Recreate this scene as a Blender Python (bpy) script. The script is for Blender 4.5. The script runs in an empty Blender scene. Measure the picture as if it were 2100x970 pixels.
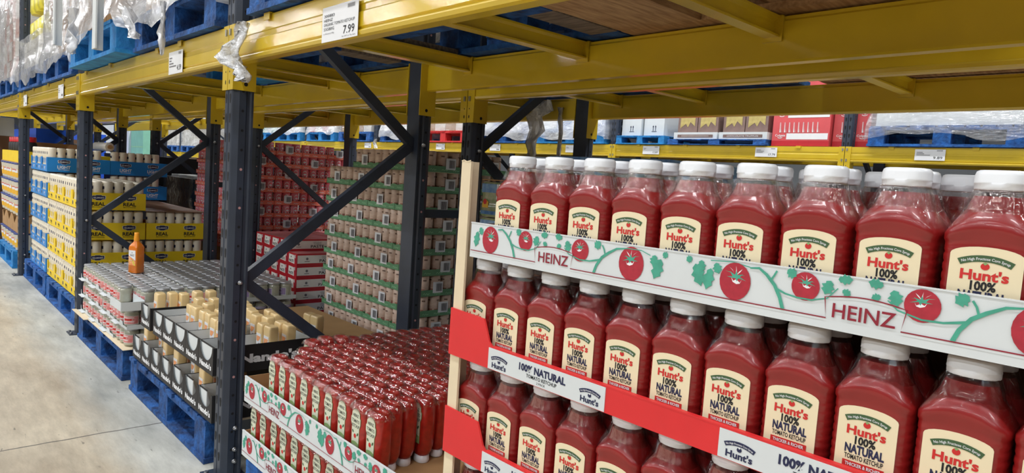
import bpy, math, random
from mathutils import Matrix, Vector
random.seed(7)
C = bpy.context.scene.collection
SC = bpy.context.scene
PI = math.pi
def lin(c):
    c = c / 255.0
    return c / 12.92 if c <= 0.04045 else ((c + 0.055) / 1.055) ** 2.4
def rgb(*c): return (lin(c[0]), lin(c[1]), lin(c[2]), 1.0)

# ------------------------------------------------------------------ camera
FPX, YAW, PITCH, ROLL = 1396.65, 0.82175, -0.08287, 0.0679
CAM = Vector((2.81347, -1.00172, 1.2949))
cy, sy, cp, sp = math.cos(YAW), math.sin(YAW), math.cos(PITCH), math.sin(PITCH)
F = Vector((-sy * cp, cy * cp, sp)); R = Vector((cy, sy, 0)); U = R.cross(F)
c_, s_ = math.cos(ROLL), math.sin(ROLL)
R, U = c_ * R + s_ * U, -s_ * R + c_ * U
cam = bpy.data.objects.new('camera', bpy.data.cameras.new('camera')); C.objects.link(cam)
cam.matrix_world = Matrix(((R.x, U.x, -F.x, CAM.x), (R.y, U.y, -F.y, CAM.y), (R.z, U.z, -F.z, CAM.z), (0, 0, 0, 1)))
cam.data.sensor_width = 36.0; cam.data.lens = FPX / 2100 * 36.0; cam.data.clip_start = 0.05; cam.data.clip_end = 200
SC.camera = cam
# ------------------------------------------------------------------ light
w = bpy.data.worlds.new('warehouse_air'); SC.world = w; w.use_nodes = True
bg = w.node_tree.nodes['Background']; bg.inputs[0].default_value = (0.86, 0.93, 1.0, 1); bg.inputs[1].default_value = 0.04
LAMP_W = 88.0
for ly, xs, pw in ((-1.9, range(-30, 10, 3), 1), (4.0, range(-30, 8, 3), 1.7), (-6.5, range(-24, 10, 4), 1.0), (-11.0, range(-26, 12, 4), 1.8), (-16.0, range(-26, 14, 5), 3.0)):  # two rows farthest behind the camera are added fill for the rack interiors
    for lx in xs:
        L = bpy.data.lights.new('ceiling_and_fill_light', 'AREA'); L.shape = 'RECTANGLE'; L.size = 1.5; L.size_y = 0.3
        L.energy = LAMP_W * pw; L.color = (0.98, 0.985, 1.0)
        o = bpy.data.objects.new('ceiling_and_fill_light', L); o.location = (lx + 0.6, ly, 6.6); C.objects.link(o)
SC.view_settings.view_transform = 'Standard'; SC.view_settings.look = 'None'
SC.view_settings.gamma = 1.0; SC.view_settings.use_curve_mapping = False
SC.view_settings.exposure = 0.0

# ------------------------------------------------------------------ materials
def nodes(name):
    m = bpy.data.materials.new(name); m.use_nodes = True
    return m, m.node_tree.nodes, m.node_tree.links, m.node_tree.nodes['Principled BSDF']
def M(name, col, rough=.5, var=.12, scale=18, bump=0, bscale=60, metal=0, coat=0, col2=None, spec=.5, stretch=None, lo=.35, hi=.65):
    """procedural paint, card, metal: a base colour broken up by noise"""
    m, N, L, P = nodes(name)
    tc = N.new('ShaderNodeTexCoord')
    src = tc.outputs['Object']
    if stretch:
        mp = N.new('ShaderNodeMapping'); mp.inputs['Scale'].default_value = stretch
        L.new(src, mp.inputs[0]); src = mp.outputs[0]
    n = N.new('ShaderNodeTexNoise'); n.inputs['Scale'].default_value = scale; n.inputs['Detail'].default_value = 6
    L.new(src, n.inputs['Vector'])
    cr = N.new('ShaderNodeValToRGB'); e = cr.color_ramp.elements
    c = rgb(*col)
    e[0].position = lo; e[1].position = hi
    e[1].color = c
    e[0].color = rgb(*col2) if col2 else tuple(x * (1 - var) for x in c[:3]) + (1,)
    L.new(n.outputs['Fac'], cr.inputs[0]); L.new(cr.outputs[0], P.inputs['Base Color'])
    P.inputs['Roughness'].default_value = rough; P.inputs['Metallic'].default_value = metal
    P.inputs['Coat Weight'].default_value = coat; P.inputs['Coat Roughness'].default_value = .06
    P.inputs['Specular IOR Level'].default_value = spec
    if bump:
        n2 = N.new('ShaderNodeTexNoise'); n2.inputs['Scale'].default_value = bscale; n2.inputs['Detail'].default_value = 4
        L.new(src, n2.inputs['Vector'])
        b = N.new('ShaderNodeBump'); b.inputs['Strength'].default_value = bump; b.inputs['Distance'].default_value = .01
        L.new(n2.outputs['Fac'], b.inputs['Height']); L.new(b.outputs[0], P.inputs['Normal'])
        if coat: L.new(b.outputs[0], P.inputs['Coat Normal'])
    return m
def clear(name, tint=(255, 255, 255), base=.06, edge=.5, rough=.06, bump=.4, bscale=40, white=0.0, stretch=(1, 1, 1), det=3):
    """clear plastic: see-through, with a glossy skin that is stronger at grazing angles; white adds milky film"""
    m, N, L, P = nodes(name)
    out = N['Material Output']
    tr = N.new('ShaderNodeBsdfTransparent'); tr.inputs[0].default_value = rgb(*tint)
    P.inputs['Base Color'].default_value = rgb(236, 238, 240); P.inputs['Roughness'].default_value = rough
    gl = N.new('ShaderNodeBsdfGlossy'); gl.inputs['Roughness'].default_value = rough
    tc = N.new('ShaderNodeTexCoord'); mp = N.new('ShaderNodeMapping'); mp.inputs['Scale'].default_value = stretch
    n = N.new('ShaderNodeTexNoise'); n.inputs['Scale'].default_value = bscale; n.inputs['Detail'].default_value = det; n.inputs['Distortion'].default_value = 1.2
    L.new(tc.outputs['Object'], mp.inputs[0]); L.new(mp.outputs[0], n.inputs['Vector'])
    b = N.new('ShaderNodeBump'); b.inputs['Strength'].default_value = bump; b.inputs['Distance'].default_value = .02
    L.new(n.outputs['Fac'], b.inputs['Height']); L.new(b.outputs[0], gl.inputs['Normal']); L.new(b.outputs[0], P.inputs['Normal'])
    lw = N.new('ShaderNodeLayerWeight'); lw.inputs['Blend'].default_value = .35
    mr = N.new('ShaderNodeMapRange'); mr.inputs['To Min'].default_value = base; mr.inputs['To Max'].default_value = edge
    L.new(lw.outputs['Facing'], mr.inputs['Value'])
    mx = N.new('ShaderNodeMixShader'); L.new(mr.outputs[0], mx.inputs[0]); L.new(tr.outputs[0], mx.inputs[1]); L.new(gl.outputs[0], mx.inputs[2])
    last = mx
    if white:
        n3 = N.new('ShaderNodeTexNoise'); n3.inputs['Scale'].default_value = bscale * .35; n3.inputs['Detail'].default_value = 5; n3.inputs['Distortion'].default_value = 2
        L.new(mp.outputs[0], n3.inputs['Vector'])
        m2 = N.new('ShaderNodeMapRange'); m2.inputs['From Min'].default_value = .3; m2.inputs['From Max'].default_value = .75
        m2.inputs['To Min'].default_value = white * .35; m2.inputs['To Max'].default_value = min(1, white * 1.5)
        L.new(n3.outputs['Fac'], m2.inputs['Value'])
        m3 = N.new('ShaderNodeMixShader'); L.new(m2.outputs[0], m3.inputs[0]); L.new(mx.outputs[0], m3.inputs[1]); L.new(P.outputs[0], m3.inputs[2])
        last = m3
    L.new(last.outputs[0], out.inputs['Surface'])
    return m
MT = {}
MT['yellow'] = M('rack_yellow_paint', (216, 184, 32), .38, .10, 6, .02, 300, coat=.7)
MT['steel'] = M('rack_blue_grey_paint', (50, 59, 74), .42, .25, 9, .04, 200)
MT['hole'] = M('slot_dark', (12, 13, 16), .8)
MT['bolt'] = M('zinc_bolt', (176, 178, 180), .35, .2, 80, metal=.9)
MT['pink'] = M('painted_hole_light', (196, 150, 150), .6)  # light showing through the flank holes, painted as pale discs
MT['pblue'] = M('pallet_blue_paint', (36, 106, 186), .8, .0, 16, .8, 45, col2=(20, 62, 118))
MT['plight'] = M('pallet_light_blue_paint', (34, 140, 206), .75, .0, 14, .5, 45, col2=(24, 110, 176))
MT['pdark'] = M('pallet_dark_blue_paint', (32, 94, 166), .8, .0, 16, .8, 45, col2=(18, 50, 96))
MT['pred'] = M('pallet_red_paint', (206, 40, 40), .75, .2, 14, .4, 45)
MT['wood'] = M('bare_wood', (196, 158, 112), .8, .0, 10, .3, 60, col2=(158, 120, 80), stretch=(8, 1, 8))
MT['oldwood'] = M('weathered_wood', (134, 120, 104), .85, .0, 10, .3, 60, col2=(96, 84, 74), stretch=(1, 8, 8))
MT['kraft'] = M('kraft_card', (176, 138, 92), .85, .08, 12)
MT['kraftdark'] = M('brown_card', (128, 94, 66), .6, .1, 8)
MT['cream'] = M('cream_card', (226, 210, 178), .85, .06, 14)
MT['white'] = M('white_card', (212, 218, 219), .7, .04, 12)
MT['whiteplas'] = M('white_plastic', (226, 230, 234), .3, .03, 10)
MT['ivory'] = M('ivory_plastic', (230, 226, 216), .4, .05, 10)
MT['black'] = M('black_card', (34, 33, 35), .6, .15, 12)
MT['ink'] = M('black_ink', (22, 22, 24), .7)
MT['navy'] = M('navy_ink', (30, 36, 74), .6)
MT['maroon'] = M('maroon_ink', (142, 26, 46), .65)
MT['tomato'] = M('tomato_ink', (176, 36, 54), .6, .18, 90)
MT['leaf'] = M('leaf_ink', (72, 166, 140), .65, .2, 60)
MT['dgreen'] = M('dark_green_ink', (62, 92, 56), .6)
MT['redink'] = M('red_ink', (204, 40, 36), .6)
MT['redcard'] = M('red_card', (218, 38, 42), .55, .07, 10, coat=.1)
MT['lcream'] = M('label_cream', (234, 220, 184), .5, .04, 14)
MT['lgrey'] = M('label_grey_ink', (150, 136, 116), .6)
MT['lblue'] = M('label_blue_ink', (96, 104, 176), .6)
MT['lgreen'] = M('label_green_ink', (136, 166, 104), .6)
MT['ketchup'] = M('ketchup', (140, 25, 25), .32, .12, 30, .03, 50, coat=.3)
MT['ketchup_o'] = M('organic_ketchup', (176, 38, 28), .3, .3, 60, .05, 60, coat=.4)
MT['clear'] = clear('clear_plastic', (244, 236, 232), .06, .34, .05, .25, 60, stretch=(1, 1, .15))
MT['shrink'] = clear('shrink_film', (252, 250, 250), .015, .17, .06, 1.0, 34, stretch=(1, 1, .2))
MT['sparkle'] = clear('crumpled_shrink_film', (252, 248, 248), .14, .42, .03, .9, 42, stretch=(1, 1, 1), det=.5)
MT['film'] = clear('stretch_film', (252, 252, 252), .10, .5, .16, .6, 5, white=.5, stretch=(1, 1, 2.2))
MT['filmthin'] = clear('thin_stretch_film', (252, 252, 252), .08, .4, .12, .8, 9, white=.2, stretch=(1, 1, 3))
MT['filmwhite'] = clear('white_film_scrap', (252, 252, 250), .12, .4, .16, .9, 30, white=.75)
MT['filmgrey'] = clear('grey_film_scrap', (244, 240, 234), .12, .4, .25, .8, 14, white=.85)
MT['label_w'] = M('label_white', (232, 234, 236), .5, .03, 20)
MT['okey'] = M('label_pale_green', (212, 216, 192), .5, .04, 20)
MT['obody'] = M('label_moss_green', (120, 134, 88), .55, .1, 20)
MT['mayo'] = M('mayonnaise', (240, 232, 212), .35, .06, 12, .08, 30, coat=.25)
MT['hblue'] = M('tray_sky_blue', (22, 132, 210), .55, .06, 8)
MT['hyellow'] = M('tray_yellow', (244, 210, 28), .55, .05, 8)
MT['perimayo'] = M('pale_orange_mayo', (238, 208, 150), .3, .1, 16, .06, 40, coat=.4)
MT['orange'] = M('orange_flame_print', (236, 124, 46), .5, .25, 40, col2=(244, 190, 140))
MT['glassjar'] = M('jar_glass_contents', (182, 182, 164), .16, .2, 24, coat=.6)
MT['pinklab'] = M('jar_pink_label', (206, 112, 110), .5, .0, 50, col2=(226, 160, 156))
MT['purplelab'] = M('jar_lilac_label', (156, 136, 176), .5, .1, 50)
MT['lid'] = M('tin_lid', (190, 192, 194), .38, .1, 30, metal=.6)
MT['cangreen'] = M('green_tray_card', (102, 154, 112), .6, .1, 14)
MT['canpaper'] = M('brown_can_paper', (224, 200, 182), .5, .0, 34, coat=.15, col2=(204, 174, 154))
MT['canbase'] = M('brick_red_print', (178, 120, 102), .6, .2, 40)
MT['logo_b'] = M('dark_brown_print', (128, 102, 88), .6)
MT['whiteink'] = M('white_ink', (236, 238, 240), .6)
MT['paleg'] = M('pale_green_print', (150, 204, 156), .6)
MT['pinkcan'] = M('pink_can_paper', (240, 140, 150), .4, .0, 26, coat=.2, col2=(228, 96, 112))
MT['cantray'] = M('coral_tray_card', (244, 128, 104), .6, .08, 14)
MT['tin'] = M('tin', (186, 186, 190), .3, .1, 30, metal=.8)
MT['pastered'] = M('paste_red_card', (188, 28, 42), .5, .08, 14)
MT['pastewhite'] = M('paste_white_card', (238, 234, 226), .55, .05, 14)
MT['pastetop'] = M('paste_pink_card', (212, 130, 130), .55, .12, 20)
MT['bar'] = M('barcode_grey', (120, 118, 122), .6)
MT['sauce'] = M('orange_sauce', (226, 122, 18), .3, .12, 20, coat=.5)
MT['saucecap'] = M('orange_cap_wrap', (244, 160, 30), .4, .1, 40)
MT['tub'] = M('tub_white', (226, 222, 208), .45, .05, 12)
MT['tubyel'] = M('tub_yellow_print', (238, 184, 50), .5, .1, 30)
MT['tublid'] = M('tub_blue_lid', (36, 58, 128), .45, .1, 12)
MT['redcap'] = M('red_cap', (206, 30, 40), .4, .1, 20)
MT['brightblue'] = M('bright_blue_card', (26, 90, 214), .5, .05, 6)
MT['mint'] = M('mint_card', (136, 198, 170), .55, .1, 6)
MT['yelcard'] = M('warm_yellow_card', (246, 196, 40), .55, .06, 8)
MT['blackfilm'] = M('black_stretch_wrap', (26, 26, 28), .25, .3, 12, .8, 14, coat=.4)
MT['chocgold'] = M('gold_wrapper', (206, 188, 120), .25, .2, 24, metal=.3)
MT['chocbrown'] = M('brown_box', (132, 108, 100), .5, .2, 14)
MT['jug'] = M('lemon_plastic', (226, 214, 66), .35, .12, 10, coat=.3)
MT['jug2'] = M('amber_plastic', (216, 128, 84), .35, .2, 10, coat=.3)
MT['sky_pack'] = M('pack_blue_print', (62, 110, 168), .4, .2, 30, coat=.3, col2=(120, 156, 186))
MT['veg_pack'] = M('pack_green_print', (122, 146, 92), .4, .0, 34, coat=.3, col2=(166, 160, 128))
MT['conc_wall'] = M('painted_wall', (200, 204, 208), .8, .05, 2)

# ------------------------------------------------------------------ mesh builder
class MB:
    def __init__(s): s.v, s.f, s.m, s.sm, s.mats = [], [], [], [], []
    def mi(s, mat):
        mat = MT[mat]
        if mat not in s.mats: s.mats.append(mat)
        return s.mats.index(mat)
    def add(s, vs, fs, mat, smooth=False):
        b = len(s.v); s.v += [tuple(p) for p in vs]; k = s.mi(mat)
        for f in fs: s.f.append(tuple(b + i for i in f)); s.m.append(k); s.sm.append(smooth)
        return s
    def box(s, x0, x1, y0, y1, z0, z1, mat):
        v = [(x, y, z) for z in (z0, z1) for y in (y0, y1) for x in (x0, x1)]
        return s.add(v, [(0, 2, 3, 1), (4, 5, 7, 6), (0, 1, 5, 4), (2, 6, 7, 3), (0, 4, 6, 2), (1, 3, 7, 5)], mat)
    def loft(s, secs, mat, smooth=True, caps=True, closed=True):
        n = len(secs[0]); v = [p for q in secs for p in q]; f = []
        for i in range(len(secs) - 1):
            for j in range(n if closed else n - 1):
                a, b = i * n + j, i * n + (j + 1) % n
                f.append((a, b, b + n, a + n))
        s.add(v, f, mat, smooth)
        if caps:
            s.add(secs[0], [tuple(reversed(range(n)))], mat); s.add(secs[-1], [tuple(range(n))], mat)
        return s
    def lathe(s, prof, mat, n=16, c=(0, 0), smooth=True, caps=True, a0=0, a1=2 * PI):
        full = abs(a1 - a0 - 2 * PI) < 1e-6; k = n if full else n + 1
        secs = [[(c[0] + r * math.cos(a0 + (a1 - a0) * j / n), c[1] + r * math.sin(a0 + (a1 - a0) * j / n), z) for j in range(k)] for r, z in prof]
        return s.loft(secs, mat, smooth, caps and full, full)
    def prism(s, pts, fn, h0, h1, mat, caps=True):
        n = len(pts); v = [fn(x, y, h0) for x, y in pts] + [fn(x, y, h1) for x, y in pts]
        f = [(i, (i + 1) % n, (i + 1) % n + n, i + n) for i in range(n)]
        if caps: f += [tuple(reversed(range(n))), tuple(range(n, 2 * n))]
        return s.add(v, f, mat)
    def flat(s, pts, fn, mat): return s.add([fn(x, y) for x, y in pts], [tuple(range(len(pts)))], mat)
    def strip(s, path, wd, fn, mat):
        """ribbon of given half-widths along a 2-D path"""
        v = []; n = len(path)
        for i, (x, y) in enumerate(path):
            x0, y0 = path[max(0, i - 1)]; x1, y1 = path[min(n - 1, i + 1)]
            d = math.hypot(x1 - x0, y1 - y0) or 1; q = wd[i] if isinstance(wd, (list, tuple)) else wd
            nx, ny = -(y1 - y0) / d * q, (x1 - x0) / d * q
            v += [fn(x + nx, y + ny), fn(x - nx, y - ny)]
        return s.add(v, [(2 * i, 2 * i + 1, 2 * i + 3, 2 * i + 2) for i in range(n - 1)], mat)
    def tube(s, pts, r, mat, n=8):
        secs = []
        for i, p in enumerate(pts):
            a = Vector(pts[max(0, i - 1)]); b = Vector(pts[min(len(pts) - 1, i + 1)]); d = (b - a).normalized()
            u = d.cross(Vector((0, 0, 1)) if abs(d.z) < .9 else Vector((1, 0, 0))).normalized(); w_ = d.cross(u)
            rr = r[i] if isinstance(r, (list, tuple)) else r
            secs.append([tuple(Vector(p) + rr * (math.cos(2 * PI * j / n) * u + math.sin(2 * PI * j / n) * w_)) for j in range(n)])
        return s.loft(secs, mat)
    def text(s, t, x, y, h, fn, mat, w=None, bold=0, align='c', arc=None):
        vs, fs, x0, x1 = glyphs(t, bold); k = h / .71; kx = k if w is None else w / (x1 - x0)
        mid = {'c': (x0 + x1) / 2, 'l': x0, 'r': x1}[align]
        out = []
        for a, b in vs:
            px, py = (a - mid) * kx, b * k
            if arc: th = px / arc; px, py = (arc + py) * math.sin(th), (arc + py) * math.cos(th) - arc
            out.append(fn(x + px, y + py))
        return s.add(out, fs, mat)
    def mesh(s, name):
        me = bpy.data.meshes.new(name); me.from_pydata(s.v, [], s.f)
        for m in s.mats: me.materials.append(m)
        me.polygons.foreach_set('material_index', s.m); me.polygons.foreach_set('use_smooth', s.sm)
        me.update(); return me
_G = {}
def glyphs(t, bold):
    """outline of a line of lettering as flat triangles"""
    if (t, bold) not in _G:
        cu = bpy.data.curves.new('lettering', 'FONT'); cu.body = t; cu.offset = bold; cu.resolution_u = 2; cu.fill_mode = 'FRONT'
        o = bpy.data.objects.new('lettering', cu); C.objects.link(o); bpy.context.view_layer.update()
        me = o.evaluated_get(bpy.context.evaluated_depsgraph_get()).to_mesh()
        vs = [(v.co.x, v.co.y) for v in me.vertices]; fs = [tuple(p.vertices) for p in me.polygons]
        bpy.data.objects.remove(o); bpy.data.curves.remove(cu)
        _G[(t, bold)] = (vs, fs, min(v[0] for v in vs), max(v[0] for v in vs))
    return _G[(t, bold)]
def rrect(w, d, r, z, n=3, sub=6, zf=None):
    """rounded rectangle section, its long sides subdivided; zf lifts points by their x"""
    p = []
    hw, hd = w / 2, d / 2
    for cx, cy_, a in ((hw - r, hd - r, 0), (-hw + r, hd - r, 90), (-hw + r, -hd + r, 180), (hw - r, -hd + r, 270)):
        for i in range(n + 1):
            t = math.radians(a + 90 * i / n); p.append((cx + r * math.cos(t), cy_ + r * math.sin(t)))
        if a in (0, 180):
            x0, y0 = p[-1]; x1 = -x0
            p += [(x0 + (x1 - x0) * k / sub, y0) for k in range(1, sub)]
    return [(x, y, z + (zf(x, y) if zf else 0)) for x, y in p]
def circ(r, n=16, sx=1, sy_=1, x=0, y=0): return [(x + r * sx * math.cos(2 * PI * i / n), y + r * sy_ * math.sin(2 * PI * i / n)) for i in range(n)]
# ------------------------------------------------------------------ object helpers
def obj(name, data, parent=None, loc=(0, 0, 0), rz=0, label=None):
    if isinstance(data, MB): data = data.mesh(name)
    o = bpy.data.objects.new(name, data); C.objects.link(o); o.location = loc; o.rotation_euler = (0, 0, rz)
    if parent: o.parent = parent
    if label: o['label'] = label
    return o
def tag(o, label, cat, group=None, kind=None):
    o['label'] = label; o['category'] = cat
    if group: o['group'] = group
    if kind: o['kind'] = kind
    return o
def thing(name, label, cat, loc=(0, 0, 0), rz=0, group=None): return tag(obj(name, None, None, loc, rz), label, cat, group)
def spawn(proto, name, label, cat, loc, rz=0, group=None, tilt=None, sc=None):
    """a copy of a kind: proto = [(part name, mesh, [sub-parts], label)], the first entry with name None is the thing's own mesh"""
    own = next((p[1] for p in proto if p[0] is None), None)
    t = tag(obj(name, own, None, loc, rz), label, cat, group)
    if tilt: t.rotation_euler = (tilt[0], tilt[1], rz)
    if sc: t.scale = sc
    for p in proto:
        if p[0] is None: continue
        q = obj(p[0], p[1], t)
        if len(p) > 3 and p[3]: q['label'] = p[3]
        for sname, sm in (p[2] if len(p) > 2 else ()): obj(sname, sm, q)
    return t
def P(*parts): return [(p[0], p[1].mesh(p[0] or 'body') if isinstance(p[1], MB) else p[1]) + tuple(p[2:]) for p in parts]
ORD = 'first second third fourth fifth sixth seventh eighth ninth tenth eleventh twelfth thirteenth fourteenth fifteenth sixteenth seventeenth eighteenth nineteenth twentieth'.split()
def fr(y): return lambda a, b: (a, y, b)            # drawing plane that faces the aisle (-Y)
def sd(x, y0=0): return lambda a, b: (x, y0 + a, b)  # drawing plane that faces +X

# ================================================================== setting
def floor_material():
    m, N, L, P_ = nodes('concrete_floor')
    tc = N.new('ShaderNodeTexCoord'); sep = N.new('ShaderNodeSeparateXYZ'); L.new(tc.outputs['Object'], sep.inputs[0])
    n1 = N.new('ShaderNodeTexNoise'); n1.inputs['Scale'].default_value = 1.6; n1.inputs['Detail'].default_value = 8; n1.inputs['Roughness'].default_value = .65
    mp = N.new('ShaderNodeMapping'); mp.inputs['Scale'].default_value = (.5, 1.3, 1); L.new(tc.outputs['Object'], mp.inputs[0]); L.new(mp.outputs[0], n1.inputs['Vector'])
    cr = N.new('ShaderNodeValToRGB'); cr.color_ramp.elements[0].position = .36; cr.color_ramp.elements[0].color = rgb(172, 158, 136)
    cr.color_ramp.elements[1].position = .62; cr.color_ramp.elements[1].color = rgb(212, 200, 176)
    L.new(n1.outputs['Fac'], cr.inputs[0])
    n2 = N.new('ShaderNodeTexNoise'); n2.inputs['Scale'].default_value = 2.2; n2.inputs['Detail'].default_value = 6; L.new(mp.outputs[0], n2.inputs['Vector'])
    cr2 = N.new('ShaderNodeValToRGB'); cr2.color_ramp.elements[0].position = .34; cr2.color_ramp.elements[0].color = rgb(158, 160, 154)
    cr2.color_ramp.elements[1].position = .6; cr2.color_ramp.elements[1].color = rgb(206, 206, 196); L.new(n2.outputs['Fac'], cr2.inputs[0])
    ad = N.new('ShaderNodeMath'); ad.operation = 'MULTIPLY_ADD'; ad.inputs[1].default_value = .35; L.new(n1.outputs['Fac'], ad.inputs[0]); L.new(sep.outputs['Y'], ad.inputs[2])
    mr = N.new('ShaderNodeMapRange'); mr.inputs['From Min'].default_value = -.16; mr.inputs['From Max'].default_value = .02; L.new(ad.outputs[0], mr.inputs['Value'])
    mx = N.new('ShaderNodeMix'); mx.data_type = 'RGBA'; L.new(mr.outputs[0], mx.inputs[0]); L.new(cr.outputs[0], mx.inputs[6]); L.new(cr2.outputs[0], mx.inputs[7])
    # saw-cut joint across the aisle every 5 m
    n3 = N.new('ShaderNodeTexNoise'); n3.inputs['Scale'].default_value = 9; L.new(tc.outputs['Object'], n3.inputs['Vector'])
    a1 = N.new('ShaderNodeMath'); a1.operation = 'MULTIPLY_ADD'; a1.inputs[1].default_value = .018; L.new(n3.outputs['Fac'], a1.inputs[0]); L.new(sep.outputs['X'], a1.inputs[2])
    a2 = N.new('ShaderNodeMath'); a2.operation = 'ADD'; a2.inputs[1].default_value = 100.664 ; L.new(a1.outputs[0], a2.inputs[0])
    a3 = N.new('ShaderNodeMath'); a3.operation = 'PINGPONG'; a3.inputs[1].default_value = 2.5; L.new(a2.outputs[0], a3.inputs[0])
    a4 = N.new('ShaderNodeMath'); a4.operation = 'LESS_THAN'; a4.inputs[1].default_value = .0045; L.new(a3.outputs[0], a4.inputs[0])
    mx2 = N.new('ShaderNodeMix'); mx2.data_type = 'RGBA'; mx2.inputs[7].default_value = rgb(92, 88, 82); L.new(a4.outputs[0], mx2.inputs[0]); L.new(mx.outputs[2], mx2.inputs[6])
    # dark scuffs
    n4 = N.new('ShaderNodeTexNoise'); n4.inputs['Scale'].default_value = 3.1; n4.inputs['Detail'].default_value = 9; n4.inputs['Roughness'].default_value = .8; L.new(mp.outputs[0], n4.inputs['Vector'])
    m5 = N.new('ShaderNodeMapRange'); m5.inputs['From Min'].default_value = .6; m5.inputs['From Max'].default_value = .75; m5.inputs['To Max'].default_value = .3; L.new(n4.outputs['Fac'], m5.inputs['Value'])
    mx3 = N.new('ShaderNodeMix'); mx3.data_type = 'RGBA'; mx3.inputs[7].default_value = rgb(96, 92, 86); L.new(m5.outputs[0], mx3.inputs[0]); L.new(mx2.outputs[2], mx3.inputs[6])
    mpf = N.new('ShaderNodeMapping'); mpf.inputs['Scale'].default_value = (.35, 1.6, 1); L.new(tc.outputs['Object'], mpf.inputs[0])
    n5 = N.new('ShaderNodeTexNoise'); n5.inputs['Scale'].default_value = 11; n5.inputs['Detail'].default_value = 8; n5.inputs['Roughness'].default_value = .75; L.new(mpf.outputs[0], n5.inputs['Vector'])
    m6 = N.new('ShaderNodeMapRange'); m6.inputs['From Min'].default_value = .30; m6.inputs['From Max'].default_value = .70; m6.inputs['To Min'].default_value = .74; m6.inputs['To Max'].default_value = 1.12; L.new(n5.outputs['Fac'], m6.inputs['Value'])
    mul = N.new('ShaderNodeMix'); mul.data_type = 'RGBA'; mul.blend_type = 'MULTIPLY'; mul.inputs[0].default_value = 1; L.new(mx3.outputs[2], mul.inputs[6]); L.new(m6.outputs[0], mul.inputs[7])
    n6 = N.new('ShaderNodeTexNoise'); n6.inputs['Scale'].default_value = 26; n6.inputs['Detail'].default_value = 2; L.new(mpf.outputs[0], n6.inputs['Vector'])
    m7 = N.new('ShaderNodeMapRange'); m7.inputs['From Min'].default_value = .70; m7.inputs['From Max'].default_value = .76; m7.inputs['To Max'].default_value = .65; L.new(n6.outputs['Fac'], m7.inputs['Value'])
    mx4 = N.new('ShaderNodeMix'); mx4.data_type = 'RGBA'; mx4.inputs[7].default_value = rgb(88, 84, 78); L.new(m7.outputs[0], mx4.inputs[0]); L.new(mul.outputs[2], mx4.inputs[6])
    L.new(mx4.outputs[2], P_.inputs['Base Color']); P_.inputs['Roughness'].default_value = .55
    b = N.new('ShaderNodeBump'); b.inputs['Strength'].default_value = .08; L.new(n4.outputs['Fac'], b.inputs['Height']); L.new(b.outputs[0], P_.inputs['Normal'])
    return m
MT['floor'] = floor_material()
fl = obj('floor', MB().box(-60, 14, -14, 24, -.1, 0, 'floor')); fl['kind'] = 'structure'
wl = obj('wall_west', MB().box(-60.3, -60, -14, 24, 0, 9, 'conc_wall')); wl['kind'] = 'structure'
wb = obj('wall_north', MB().box(-60, 14, 24, 24.3, 0, 9, 'conc_wall')); wb['kind'] = 'structure'

# ================================================================== racking
D, G = 0.95, 1.20           # back of the first rack, front of the second
H2 = G + D                  # back of the second rack
BAY, ZT, ZB = 2.8, 1.815, 1.68
def post_mesh(h, flip=False, detail=True):
    """upright: front face y=0, body to y=.08, x 0..0.1; double row of slots on the front, round holes on the flank"""
    m = MB(); Q = (lambda x, y, z: (x, .08 - y, z)) if flip else (lambda x, y, z: (x, y, z))
    pr = [(.0, .024), (.012, .004), (.016, 0), (.044, 0), (.048, .006), (.052, .006), (.056, 0), (.084, 0), (.088, .004), (.1, .024), (.1, .05), (.094, .056), (.094, .066), (.1, .072), (.1, .08), (0, .08), (0, .072), (.006, .066), (.006, .056), (0, .05)]
    m.prism(pr, Q, 0, h, 'steel')
    z = .09
    while detail and z < h - .05:
        for x, dz in ((.03, 0), (.07, 0)):
            pts = [(x - .0075, z + .014), (x - .0075, z + .004), (x - .004, z - .018), (x + .004, z - .018), (x + .0075, z + .004), (x + .0075, z + .014), (x, z + .020)]
            m.add([Q(a, -.0008, b) for a, b in pts], [tuple(range(7))], 'hole')
        for x in (-.0008, .1008):
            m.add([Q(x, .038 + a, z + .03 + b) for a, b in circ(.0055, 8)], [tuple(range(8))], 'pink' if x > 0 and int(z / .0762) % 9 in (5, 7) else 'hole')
        z += .0762
    return m.mesh('post')
POST_F, POST_B = post_mesh(3.3), post_mesh(3.3, True)
def bar_between(m, y0, z0, y1, z1, mat='steel', x0=.032, x1=.068, hw=.022):
    """channel brace inside the frame"""
    d = math.hypot(y1 - y0, z1 - z0); ny, nz = -(z1 - z0) / d * hw, (y1 - y0) / d * hw
    v = [(x, y0 + s * ny, z0 + s * nz) for x in (x0, x1) for s in (1, -1)] + [(x, y1 + s * ny, z1 + s * nz) for x in (x0, x1) for s in (1, -1)]
    m.add(v, [(0, 1, 5, 4), (2, 6, 7, 3), (0, 4, 6, 2), (1, 3, 7, 5), (0, 2, 3, 1), (4, 5, 7, 6)], mat)
    g = MB
    return m
def bolt_mesh():
    m = MB(); m.lathe([(.0, -.004), (.0085, -.004), (.0095, 0)], 'bolt', 8); m.lathe([(.0065, -.004), (.0065, -.012), (.004, -.014)], 'bolt', 6)
    for i, (x, y, z) in enumerate(m.v): m.v[i] = (-z, x, y)
    return m.mesh('bolt')
BOLT = bolt_mesh()
def foot_mesh():
    m = MB(); m.box(-.012, .112, -.045, .10, 0, .006, 'steel')
    for a, b in ((.02, -.03), (.08, -.03)): m.lathe([(.009, .006), (.009, .018)], 'bolt', 6, (a, b))
    return m.mesh('footplate')
FOOT = foot_mesh()
ZIG = ((.87, .19), (.08, .81), (.87, 1.43), (.08, 2.05), (.87, 2.67), (.08, 3.25))
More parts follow.
